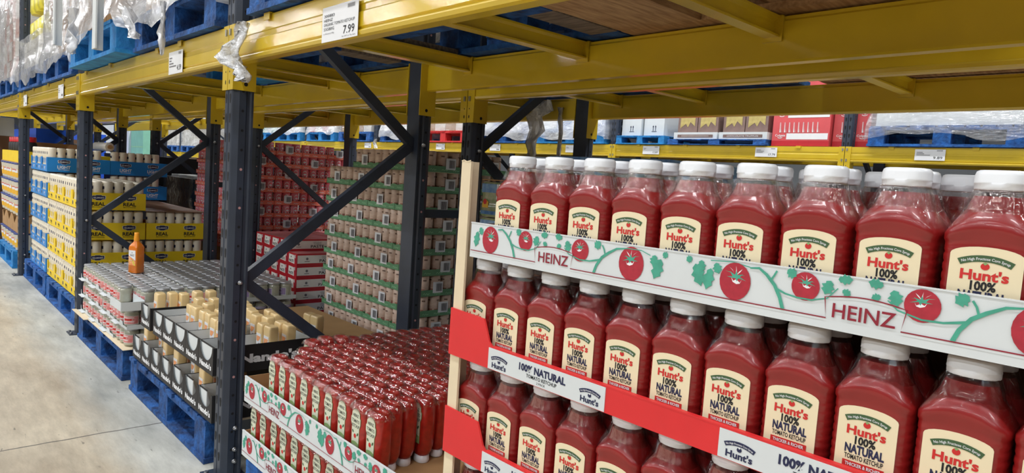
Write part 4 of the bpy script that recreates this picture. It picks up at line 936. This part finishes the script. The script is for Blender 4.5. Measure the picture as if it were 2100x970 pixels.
# ================================================================== wrapped loads
def wrap_mesh(w_, d_, z0, z1, seed, skirt=.03, amp=.010, mat='film', nx=14, nz=14, pw=1.2):
    """stretch film round a load: a creased sleeve with a ragged lower hem"""
    if z0 >= 0: skirt = 0; z0 = .001
    rnd = random.Random(seed); m = MB(); per = rrect(w_, d_, .02, 0, 3, nx); n = len(per); secs = []
    ph = [rnd.uniform(0, 6.28) for _ in range(6)]
    for k in range(nz + 1):
        t = k / nz; sec = []
        for j, (x, y, _) in enumerate(per):
            a = 2 * PI * j / n
            am = amp * (.35 if z0 < 0 and t < .25 else 1)
            q = 1 + (am * math.sin(7 * a + 5 * t + ph[0]) + am * .6 * math.sin(15 * a - 9 * t + ph[1]) + am * .2 * rnd.uniform(-1, 1)) / max(w_, d_)
            z = z0 + (z1 - z0) * t
            if z0 < 0:
                fl_ = max(0, min(1, 1 - (z - .01) / .10)); x, y = x * (1 + fl_ * ((pw + .042) / w_ - 1)), y * (1 + fl_ * (1.042 / d_ - 1)); z = max(z, -.15)
            if k == 0: z += skirt * (math.sin(3 * a + ph[2]) + .5 * math.sin(7 * a + ph[3]) + .25 * rnd.uniform(-1, 1))
            sec.append((x * q, y * q, z))
        secs.append(sec)
    m.loft(secs, mat, caps=False)
    return m
def load(name, label, x0, x1, y0, y1, z0, z1, card, seed=1, nx=3, nz=3, film='film', low=.05, cat='wrapped goods', group=None, gap=.004, alt=None, extra=None):
    w_, d_ = x1 - x0, y1 - y0; parts = []; rnd = random.Random(seed)
    for i in range(nx):
        for k in range(nz):
            a, b = -w_ / 2 + .02 + (w_ - .04) * i / nx, -w_ / 2 + .02 + (w_ - .04) * (i + 1) / nx
            c, e = (z1 - z0 - .02) * k / nz, (z1 - z0 - .02) * (k + 1) / nz
            parts.append(('carton', MB().box(a + gap, b - gap, -d_ / 2 + .02 + .01 * rnd.random(), d_ / 2 - .02, c + .0005, e - gap, alt if alt and (i + k) % 2 else card)))
    if film: parts.append(('stretch_film', wrap_mesh(w_ + .03, d_ + .03, -low, z1 - z0, seed, mat=film), (), 'milky stretch film'))
    if extra: parts += extra
    return spawn(P(*parts), name, label, cat, (x0 + w_ / 2, y0 + d_ / 2, z0), 0, group)
UP = 1.8205; UL = UP + .187
# first row, upper level (front to back overhang the beam a little)
pallet(PN, 'dark blue chipped pallet on the yellow beam over the ketchup trays', .285, -.035, UP, 1.0)
load('wrapped_load', 'film-wrapped cartons on the dark blue pallet over the ketchup trays', .31, 1.26, 0, .95, UL, 2.9, 'kraft', 11, low=.0)
pallet(PW, 'bare wood pallet on the beams high over the red display', 1.295, -.03, UP)
load('wrapped_load', 'grey-wrapped load on the bare wood pallet', 1.33, 2.46, 0, .95, UL, 2.9, 'chocbrown', 12, low=-.01)
pallet(PD, 'dark blue pallet beside the torn film, above the black trays', -1.24, -.035, UP)
load('wrapped_load', 'milky film-wrapped load right above the price sign reading 4.59'.replace(' right', ''), -1.215, -.065, -.01, .94, UL, 3.0, 'kraft', 13, low=.06, alt='ivory')
pallet(PL, 'light blue pallet jutting out over the yellow beam', -2.50, -.105, UP)
load('wrapped_load', 'wrapped brown cartons with loose film tails on the light blue pallet', -2.475, -1.325, -.08, .87, UL, 3.0, 'kraft', 14, low=.03, nz=4)
def plank(x, y, z0, z1, wd=.075, lean=.0):
    m = MB(); m.prism([(0, 0), (wd, 0), (wd, .008), (.008, .008), (.008, .05), (0, .05)], lambda a, b, c: (x + a + (lean * (c - z0) / (z1 - z0)), y + b, c), z0, z1, 'white'); return m
tag(obj('edge_protector', plank(-1.40, -.188, 1.8285, 2.9, lean=.03)), 'long white card edge guard standing against the light blue pallet', 'edge guard')
tag(obj('edge_protector', plank(-2.52, -.19, 1.96, 2.9, .04, lean=.02)), 'narrow white card edge guard at the far corner of the wrapped cartons', 'edge guard')
pallet(PB, 'blue pallet with draped film above the mayonnaise, next to the light blue one', -4.06, -.03, UP)
load('wrapped_load', 'silvery wrapped load next to the light blue pallet, above the mayonnaise', -4.035, -2.885, -.005, .945, UL, 3.0, 'ivory', 15, low=.08, alt='kraft')
pallet(PB, 'blue pallet with draped film beside the second grey post', -5.43, -.03, UP)
load('wrapped_load', 'loosely wrapped low load beside the second grey post', -5.405, -4.255, -.005, .945, UL, 2.30, 'ivory', 16, low=.12, film='film')
for r in range(4):
    for c in range(4):
        jg = P((None, MB().loft([rrect(.17, .20, .05, 0), rrect(.19, .22, .05, .03), rrect(.19, .22, .06, .16), rrect(.10, .12, .04, .21), rrect(.06, .06, .028, .22)], 'jug')), ('cap', MB().lathe([(.03, .221), (.03, .245), (.026, .248)], 'ivory', 10)))
        spawn(jg, 'oil_jug', 'lemon yellow plastic jug, %s from the second post, layer %d above the blue pallet' % (ORD[c], r + 1), 'jug', (-5.25 + .21 * c, .16, 2.302 + .252 * r), 0, 'yellow jugs on the upper level')
pallet(PB, 'blue pallet past the second grey post, high on the beam', -6.95, -.03, UP)
load('wrapped_load', 'crumpled film around amber and clear goods past the second post', -6.925, -5.775, -.005, .945, UL, 3.0, 'jug2', 17, nx=5, nz=5, low=.06, alt='ivory')
pallet(PB, 'blue pallet at the far end of the upper level past the tubs', -8.25, -.03, UP)
load('wrapped_load', 'wrapped pale load at the far end of the upper level', -8.225, -7.075, -.005, .945, UL, 3.0, 'ivory', 18)
# second row, upper level
for i, (x, pr, cd_, lab) in enumerate(((.15, PD, 'ivory', 'white-wrapped load behind the film over the sky-blue packs'), (1.45, PW, 'kraft', 'wrapped carton load high behind the red display'), (-1.3, PB, 'ivory', 'wrapped load above the brown cans'), (-2.62, PB, 'kraft', 'wrapped load above the tomato paste'), (-4.1, PB, 'ivory', 'wrapped load above the pink cans'), (-5.4, PD, 'kraft', 'wrapped load above the black-wrapped stack'))):
    pallet(pr, 'second row pallet under the ' + lab, x, G + .0, UP)
    load('wrapped_load', lab + ', second row', x + .02, x + 1.17, G + .02, H2 - .02, UL, 2.8, cd_, 30 + i, low=.0)

# ================================================================== third row across the next aisle
Y3 = 5.66
XS3 = .115
for k, nm in enumerate(('between the red boxes and the white-wrapped pallet', 'beside the white boxes with arrows', 'next to the red pallet', 'past the whitish wrapped load', 'past the pinkish load', 'past the pale green load', 'by the tall white cartons', 'by the low far beam', 'past the low far beam')):
    x = XS3 - BAY * k
    t = thing('rack_upright_frame', 'grey rack frame in the next aisle, ' + nm, 'rack upright', (x, Y3, 0), 0, 'upright frames of the third rack row')
    a = obj('post', POST_F, t); obj('post', POST_B, t, (0, D - .08, 0))
    for (y0_, z0_), (y1_, z1_) in zip(ZIG, ZIG[1:]): obj('brace', bar_between(MB(), y0_, z0_, y1_, z1_), t)
for k in range(-1, 8):
    x = XS3 - BAY * (k + 1)
    if k >= 6: zoff = -.36
    else: zoff = 0
    nm3 = ('over the last bay by the white-wrapped pallet', 'under the red boxes', 'under the light blue pallet', 'under the red pallet', 'under the pinkish load', 'under the pale green load', 'past the pale green load', 'low, beyond the pink cans', 'low, at the very end')[k + 1]
    t = tag(obj('rack_rail', RAIL[-1], None, (x, Y3, zoff)), 'bright yellow beam in the next aisle, ' + nm3, 'rack beam', 'yellow beams of the third rack row')
    obj('end_connector', CON[(-1, -1)], t); obj('end_connector', CON[(1, -1)], t, (BAY, 0, 0))
    tag(obj('rack_rail', RAIL[1], None, (x, Y3 + D, zoff)), 'rear beam of the third rack row, ' + nm3, 'rack beam', 'yellow beams of the third rack row')
    for i, q in enumerate((.45, 1.1, 1.75, 2.4)):
        if k < 3: spawn(BARM, 'pallet_support_bar', '%s support bar of the beam %s' % (ORD[i], nm3), 'support bar', (x + q, Y3, 1.755), 0, 'bars across the rack beams')
def p3(pr, x, lab, z=UP): return pallet(pr, lab + ', across the next aisle', x, Y3 - .04, z)
p3(PB, .36, 'blue pallet wrapped with a white load'); 
load('wrapped_load', 'low white load wrapped on a blue pallet across the next aisle', .385, 1.535, Y3 - .015, Y3 + .935, UL, 2.5, 'white', 41, nx=1, nz=1, low=.10, film='filmthin')
# red toothpaste cartons
MT['dullred'] = M('faded_red_card', (214, 84, 88), .5, .08, 10)
for i, (x, wd, yy) in enumerate(((-.585, .575, .03), (.0, .142, .09), (.187, .15, .09))):
    m = MB(); m.box(0, wd, 0, .4, 0, .75, 'dullred'); f = MB()
    for z in (0, .215):
        f.text('Colgate', .085, z + .095, .022, fr(-.002), 'whiteink', w=.105, bold=.015); f.strip([(.06, z + .086), (.075, z + .078), (.095, z + .078), (.11, z + .086)], .003, fr(-.002), 'whiteink')
        if wd > .2: f.flat([(.150, z + .065), (min(.562, wd - .01), z + .065), (min(.562, wd - .01), z + .125), (.150, z + .125)], fr(-.002), 'label_w')
        for q in range(9):
            u = .075 + q * .047
            if u + .04 < wd: f.flat([(u, z + .135), (u + .030, z + .135), (u + .016, z + .175), (u + .012, z + .235), (u, z + .235)], fr(-.002), 'pastetop'); f.flat([(u, z + .135), (u + .014, z + .135), (u + .006, z + .170), (u + .004, z + .235), (u, z + .235)], fr(-.003), 'label_w')
    f.flat([(0, 0), (wd, 0), (wd, .052), (0, .052)], fr(-.002), 'pastered')  # darker foot band paints in shadow and film over the carton base
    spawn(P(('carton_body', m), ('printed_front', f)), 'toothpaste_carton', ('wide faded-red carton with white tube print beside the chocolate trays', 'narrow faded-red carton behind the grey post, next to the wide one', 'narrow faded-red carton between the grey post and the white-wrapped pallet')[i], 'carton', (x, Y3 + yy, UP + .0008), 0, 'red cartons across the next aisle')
# chocolate trays
spawn(PB, 'pallet', 'low blue pallet under the two trays of gold boxes', 'pallet', (-1.215, Y3 + .46, UP), sc=(1, 1, .34))
for i in range(2):
    b = MB(); b.box(0, .55, 0, .5, 0, .075, 'white'); f = MB(); f.flat([(.05, .018), (.50, .018), (.50, .05), (.05, .05)], fr(-.002), 'chocbrown'); (f.text('CHOCOLATE TRUFFLES', .275, .027, .013, fr(-.0035), 'label_w', w=.36, bold=.01) if i else f.flat([(.10, .032), (.45, .032), (.45, .036), (.10, .036)], fr(-.0035), 'pastewhite'))
    spawn(P(('tray_body', b), ('printed_front', f)), 'white_tray', 'white tray with a brown band, %s from the white arrow boxes, across the next aisle' % ORD[i], 'cardboard tray', (-1.75 + .575 * i, Y3 + .0, UP + .064), 0, 'white trays across the next aisle')
    for j in range(2):
        gm = MB(); gm.box(0, .25, 0, .4, 0, .20, 'chocbrown'); gf = MB().flat([(.03, .05), (.10, .10), (.13, .06), (.16, .12), (.22, .07), (.22, .19), (.03, .19)], fr(-.002), 'chocgold')
        spawn(P(('box_body', gm), ('gold_print', gf)), 'biscuit_box', 'brown box with gold print in the %s white tray, %s box of two' % (ORD[i], ORD[j]), 'box', (-1.735 + .575 * i + .26 * j, Y3 + .05, UP + .1395), 0, 'gold boxes across the next aisle')
# white boxes with arrows
spawn(PL, 'pallet', 'narrow light blue pallet under the arrow boxes across the next aisle', 'pallet', (-2.21, Y3 + .46, UP), sc=(.59, 1, .55))
for i in range(2):
    m = MB().box(0, .30, 0, .4, 0, .5, 'white'); f = MB()
    for a in (.14, .175): f.strip([(a, .06), (a, .12)], .004, fr(-.002), 'navy'); f.flat([(a - .012, .105), (a + .012, .105), (a, .125)], fr(-.002), 'navy')
    f.flat([(.12, .05), (.195, .05), (.195, .056), (.12, .056)], fr(-.002), 'navy')
    spawn(P(('carton_body', m), ('arrow_print', f)), 'white_carton', 'white carton printed with two upward arrows, %s from the light blue wrap' % ORD[i], 'carton', (-2.55 + .33 * i, Y3 + .06, UP + .1035), -.07, 'white cartons with arrows')
# wrapped pallets farther along
for i, (pr, x, cd_, alt, lab, film, lo_) in enumerate(((PL, -3.95, 'white', 'plight', 'light blue wrapped bottles next to the arrow boxes', 'film', .12), (PB, -5.27, 'white', 'pblue', 'white and blue wrapped bale beside the red pallet', 'film', .12), (PR, -6.715, 'kraft', 'ivory', 'wrapped brown cartons on the red pallet', 'filmthin', .0),
                                               (PB, -8.0, 'ivory', 'conc_wall', 'whitish wrapped load past the red pallet', 'film', .12), (PB, -9.55, 'kraft', 'ivory', 'wrapped cartons on a blue pallet past the grey frame', 'filmthin', .0), (PL, -10.93, 'pastetop', 'ivory', 'pinkish wrapped load on a light blue pallet', 'film', .02),
                                               (PL, -12.44, 'ivory', 'white', 'pale wrapped load far along the next aisle', 'film', .02), (PL, -13.7, 'white', 'mint', 'pale green wrapped load far along the next aisle', 'film', .02))):
    pallet(pr, 'pallet under the ' + lab, x, Y3 - .04, UP)
    load('wrapped_load', lab + ', across the next aisle', x + .025, x + 1.175, Y3 - .015, Y3 + .935, UL, 2.75, cd_, 50 + i, low=lo_, film=film, alt=alt, nx=4, nz=3)
# shaded goods under the third row
for i in range(8):
    x = XS3 - BAY * (i // 2) + .16 + 1.28 * (i % 2)
    tag(obj('dark_carton', MB().box(x, x + 1.2, Y3 + .1, Y3 + .85, .001, 1.30 + .08 * (i % 3), ('kraftdark', 'chocbrown', 'pastered', 'kraft')[i % 4])), 'tall carton stack under the beam %s, %s' % (('over the last bay', 'under the red boxes', 'under the light blue pallet', 'under the red pallet')[i // 2], ('left' * 0 + 'far half', 'near half')[i % 2]), 'carton stack', 'cartons under the next aisle beam')
# far bay with low beam: pallets, brown box, yellow boxes
for i in range(2):
    pallet(PB, 'blue pallet on the low beam far along the next aisle, %s from the pink cans' % ORD[1 - i], -20.76 + 1.46 * i, Y3 - .03, UP - .36)
    load('wrapped_load', 'pale wrapped load on the low beam far away, %s from the pink cans' % ORD[1 - i], -20.73 + 1.46 * i, -19.6 + 1.46 * i, Y3, Y3 + .9, UL - .36, 2.6, 'ivory', 70 + i, low=.0)
tag(obj('brown_carton', MB().box(-19.36, -17.9, Y3 + .02, Y3 + .9, .98, 1.285, 'kraft')), 'wide plain brown carton below the low beam far away', 'carton')
for i in range(4):
    for k_ in range(4):
        tag(obj('yellow_carton', MB().box(-19.36 + .42 * i, -19.36 + .42 * i + .415, Y3 + .03, Y3 + .8, .01 + .242 * k_, .01 + .242 * k_ + .238, 'yelcard')), 'warm yellow carton far away, %s along and %s up' % (ORD[i], ORD[k_]), 'carton', 'yellow cartons far along the next aisle')
# tall pale cartons standing in the next aisle
m = MB().box(-2.6, 1.15, 0, .3, .001, 1.98, 'white').box(-2.61, -2.605, -.004, .0, .2, 1.9, 'bar'); m2 = MB().box(1.1505, 2.15, .05, .25, .001, 1.92, 'mint').box(1.16, 2.14, .046, .0495, 1.45, 1.48, 'paleg')
tag(obj('tall_carton', m, None, (-16.1, 3.2, 0)), 'tall white carton stack standing far down the next aisle', 'carton stack')
tag(obj('tall_carton', m2, None, (-16.1, 3.2, 0)), 'tall mint-green carton stack standing far down the next aisle', 'carton stack')

# ================================================================== far end of the first two rows
def stack(label, cat, x0, x1, y0, y1, z0, z1, mat, nm='carton_stack'): return tag(obj(nm, MB().box(x0, x1, y0, y1, z0, z1, mat).box(x0 + .01, x1 - .01, y0 - .002, y1 - .01, (z0 + z1) / 2, (z0 + z1) / 2 + .01, 'hole')), label, cat)
stack('bright blue carton stack at the far end of the first row', 'carton stack', -11.05, -8.55, .55, .97, .001, 1.56, 'brightblue')
stack('narrower bright blue carton stack beyond the last frame', 'carton stack', -12.6, -11.25, .55, .97, .001, 1.56, 'brightblue')
stack('dark brown carton stack past the tubs', 'carton stack', -8.2, -7.4, .3, .95, .001, 1.36, 'kraftdark')
stack('second bright blue carton stack behind the second row', 'carton stack', -13.9, -12.0, 1.72, 2.12, .001, 1.62, 'brightblue')
m = MB(); m.prism([(0, .035), (.7, .035), (.62, 0), (.08, 0)], lambda a, b, c: (-13.1 + a * 2.2, 1.24 + c, 1.375 + b), 0, .4, 'ivory'); m.box(-13.1, -11.56, 1.25, 1.64, 1.4105, 1.48, 'kraftdark')
stack('third bright blue carton stack, farthest down the second row'.replace('farthest ', 'well '), 'carton stack', -16.6, -14.1, 1.72, 2.12, .001, 1.62, 'brightblue')
stack('black-wrapped carton pile behind the sky-blue mayonnaise', 'carton stack', -8.2, -5.75, 1.3, 2.05, .001, 1.285, 'black')
stack('brown carton carrying a shallow pale tray in the second row', 'carton stack', -13.0, -11.6, 1.26, 1.6, .001, 1.374, 'kraftdark')
tag(obj('shallow_tray', m), 'shallow brown and pale tray behind the sky-blue mayonnaise', 'tray')
stack('white carton stack at the far end beside the aisle', 'carton stack', -12.3, -11.26, .02, .34, .001, 1.30, 'ivory')
for i in range(2):
    m = MB().box(-9.87 + .72 * i, -9.87 + .72 * i + .66, .06, .3, 1.42, 1.66, 'white'); m.flat(circ(.07, 14, 1, 1, -9.54 + .72 * i, 1.54), fr(.058), 'brightblue')
    stack('carton pillar under the white box past the tubs, %s from the far end' % ORD[i], 'carton stack', -9.87 + .72 * i, -9.87 + .72 * i + .66, .06, .3, .001, 1.419, 'kraftdark')
    tag(obj('white_box', m), 'white box with a blue disc past the tubs, %s from the far end' % ORD[i], 'box', 'white boxes past the tubs')

# ================================================================== price signs
def sign(label, x, y, z, wd, h, lines, price, small, lw=None):
    b = MB().box(-wd / 2, wd / 2, -.0012, 0, 0, h, 'label_w'); t = MB(); f1 = fr(-.0022)
    yy = h * .70
    for i, s_ in enumerate(lines):
        z_ = h * (.70 - .125 * i)
        if s_[0] == '-': t.flat([(-wd * .44, z_), (-wd * .44 + wd * .05 * len(s_), z_), (-wd * .44 + wd * .05 * len(s_), z_ + h * .05), (-wd * .44, z_ + h * .05)], f1, 'bar')
        else: t.text(s_, -wd * .44, z_, h * .085, f1, 'ink', align='l', w=wd * min(.86, .048 * len(s_) + .01))
    if small:
        t.text(small, -wd * .44, h * (.70 - .125 * len(lines) + .02), h * .035, f1, 'ink', align='l', w=wd * .3)
        t.text('No VAT on This Item', wd * .45, h * .05, h * .04, f1, 'ink', align='r', w=wd * .36)
    if price: t.text(price, wd * .42, h * .14, h * .23, f1, 'ink', align='r', w=wd * .30, bold=.0)
    else: t.flat([(wd * .14, h * .15), (wd * .42, h * .15), (wd * .42, h * .30), (wd * .14, h * .30)], f1, 'bar')
    for i in range(14): t.flat([(wd * (.22 + .014 * i), h * .83), (wd * (.22 + .014 * i) + wd * .007, h * .83), (wd * (.22 + .014 * i) + wd * .007, h * .94), (wd * (.22 + .014 * i), h * .94)], f1, 'bar')
    spawn(P(('sign_card', b), ('printed_text', t)), 'price_sign', label, 'price sign', (x, y, z))
sign('white price sign reading 7.99 on the yellow beam', .937, -.0075, 1.672, .215, .104, ('300883', 'HEINZ', 'ORGANIC TOMATO KETCHUP', '5X580G'), '7.99', 'at 58 pence/100g')
sign('white price sign reading 4.59 on the yellow beam over the black trays', -.600, -.0075, 1.676, .20, .102, ('----', '---', '------', '----------'), '4.59', '')
sign('small white price sign beyond the middle grey post, over the yellow mayonnaise', -3.35, -.0075, 1.676, .20, .102, ('----', '------', '-----'), '', '')
sign('small white price sign by the second grey post, over the sky-blue mayonnaise', -5.10, -.0075, 1.676, .20, .102, ('----', '-----', '------'), '', '')
for x, pr_, ln_, lab in ((-2.045, '12.89', ('---', '--'), 'below the arrow boxes'), (-.615, '17.79', ('----', '-------', '------'), 'below the red cartons'), (.880, '9.89', ('----', '-----', '---------'), 'below the white-wrapped pallet'), (-6.19, '', ('---', '----'), 'below the red pallet'), (-4.84, '', ('----', '---'), 'below the blue wrapped bale'), (-3.30, '', ('---', '----'), 'below the light blue pallet'), (-8.45, '', ('----', '--'), 'past the grey frame')):
    sign('white price sign on the next aisle beam, ' + lab, x, Y3 - .008, 1.705, .235, .095, ln_, pr_, '')

# ================================================================== loose film
def scrap(name, label, outline, loc, seed, mat='film', thick=.03, rz=0, zk=1):
    """crumpled film: a gathered sheet hung from its top; outline = (z, x-left, x-right) rows"""
    rnd = random.Random(seed); m = MB(); secs = []
    for z, a, b in outline:
        z = 1.295 + (z - 1.295) * zk
        n = 12; row = []
        for j in range(n): 
            t = j / (n - 1); row.append((a + (b - a) * t + rnd.uniform(-.003, .003), thick * (.5 * math.sin(7 * t + z * 40) + rnd.uniform(-.5, .5)) - thick * .8, z + rnd.uniform(-.004, .004)))
        for j in range(n - 1, -1, -1): row.append((row[j][0] + .001, row[j][1] + .004 + .006 * rnd.random(), row[j][2]))
        secs.append(row)
    m.loft(secs, mat)
    return tag(obj(name, m, None, loc, rz), label, 'plastic film')
scrap('film_scrap', 'torn scrap of milky film caught on the post connector', [(1.812, .195, .222), (1.785, .170, .222), (1.76, .120, .222), (1.735, .070, .215), (1.715, .010, .205), (1.70, .004, .21), (1.685, .03, .205), (1.668, .06, .205), (1.655, .085, .235), (1.64, .16, .245), (1.62, .185, .245), (1.605, .195, .235), (1.595, .205, .225)], (.095, -.032, .0), 3, 'filmwhite', zk=.955)
scrap('film_scrap', 'grey twisted film strand hanging from the second row beam', [(1.80, -.36, -.18), (1.74, -.36, -.20), (1.70, -.35, -.23), (1.62, -.355, -.25), (1.54, -.36, -.28), (1.47, -.37, -.29), (1.41, -.40, -.31), (1.36, -.41, -.36)], (0, 2.07, 0), 4, 'filmgrey', .05)
scrap('film_scrap', 'thin grey film tail beside the twisted strand', [(1.76, -.155, -.135), (1.68, -.145, -.12), (1.6, -.14, -.115), (1.5, -.14, -.115), (1.42, -.14, -.12)], (0, 2.09, 0), 5, 'filmgrey', .02)
scrap('film_scrap', 'white film tail hanging over the light blue pallet edge', [(2.10, -1.90, -1.84), (2.04, -1.93, -1.87), (1.98, -1.94, -1.88), (1.93, -1.97, -1.88), (1.88, -1.96, -1.85), (1.85, -1.92, -1.88)], (0, -.17, 0), 6)
scrap('film_scrap', 'bunched film tail between the blue pallet corners', [(2.0, -1.05, -.94), (1.95, -1.04, -.90), (1.90, -.98, -.84), (1.86, -.90, -.80), (1.84, -.86, -.80)], (0, -.10, 0), 7)
scrap('film_scrap', 'thin torn film strip over the yellow beam by the 4.59 sign', [(1.97, -.52, -.50), (1.90, -.51, -.49), (1.84, -.55, -.50), (1.80, -.53, -.51), (1.74, -.53, -.52)], (0, -.085, 0), 8, thick=.012)
scrap('film_scrap', 'white film tail on the next aisle beam above the brown cans', [(1.86, -8.05, -8.00), (1.80, -8.12, -8.04), (1.74, -8.12, -8.0), (1.70, -8.05, -7.98)], (0, Y3 - .07, 0), 9, thick=.03)
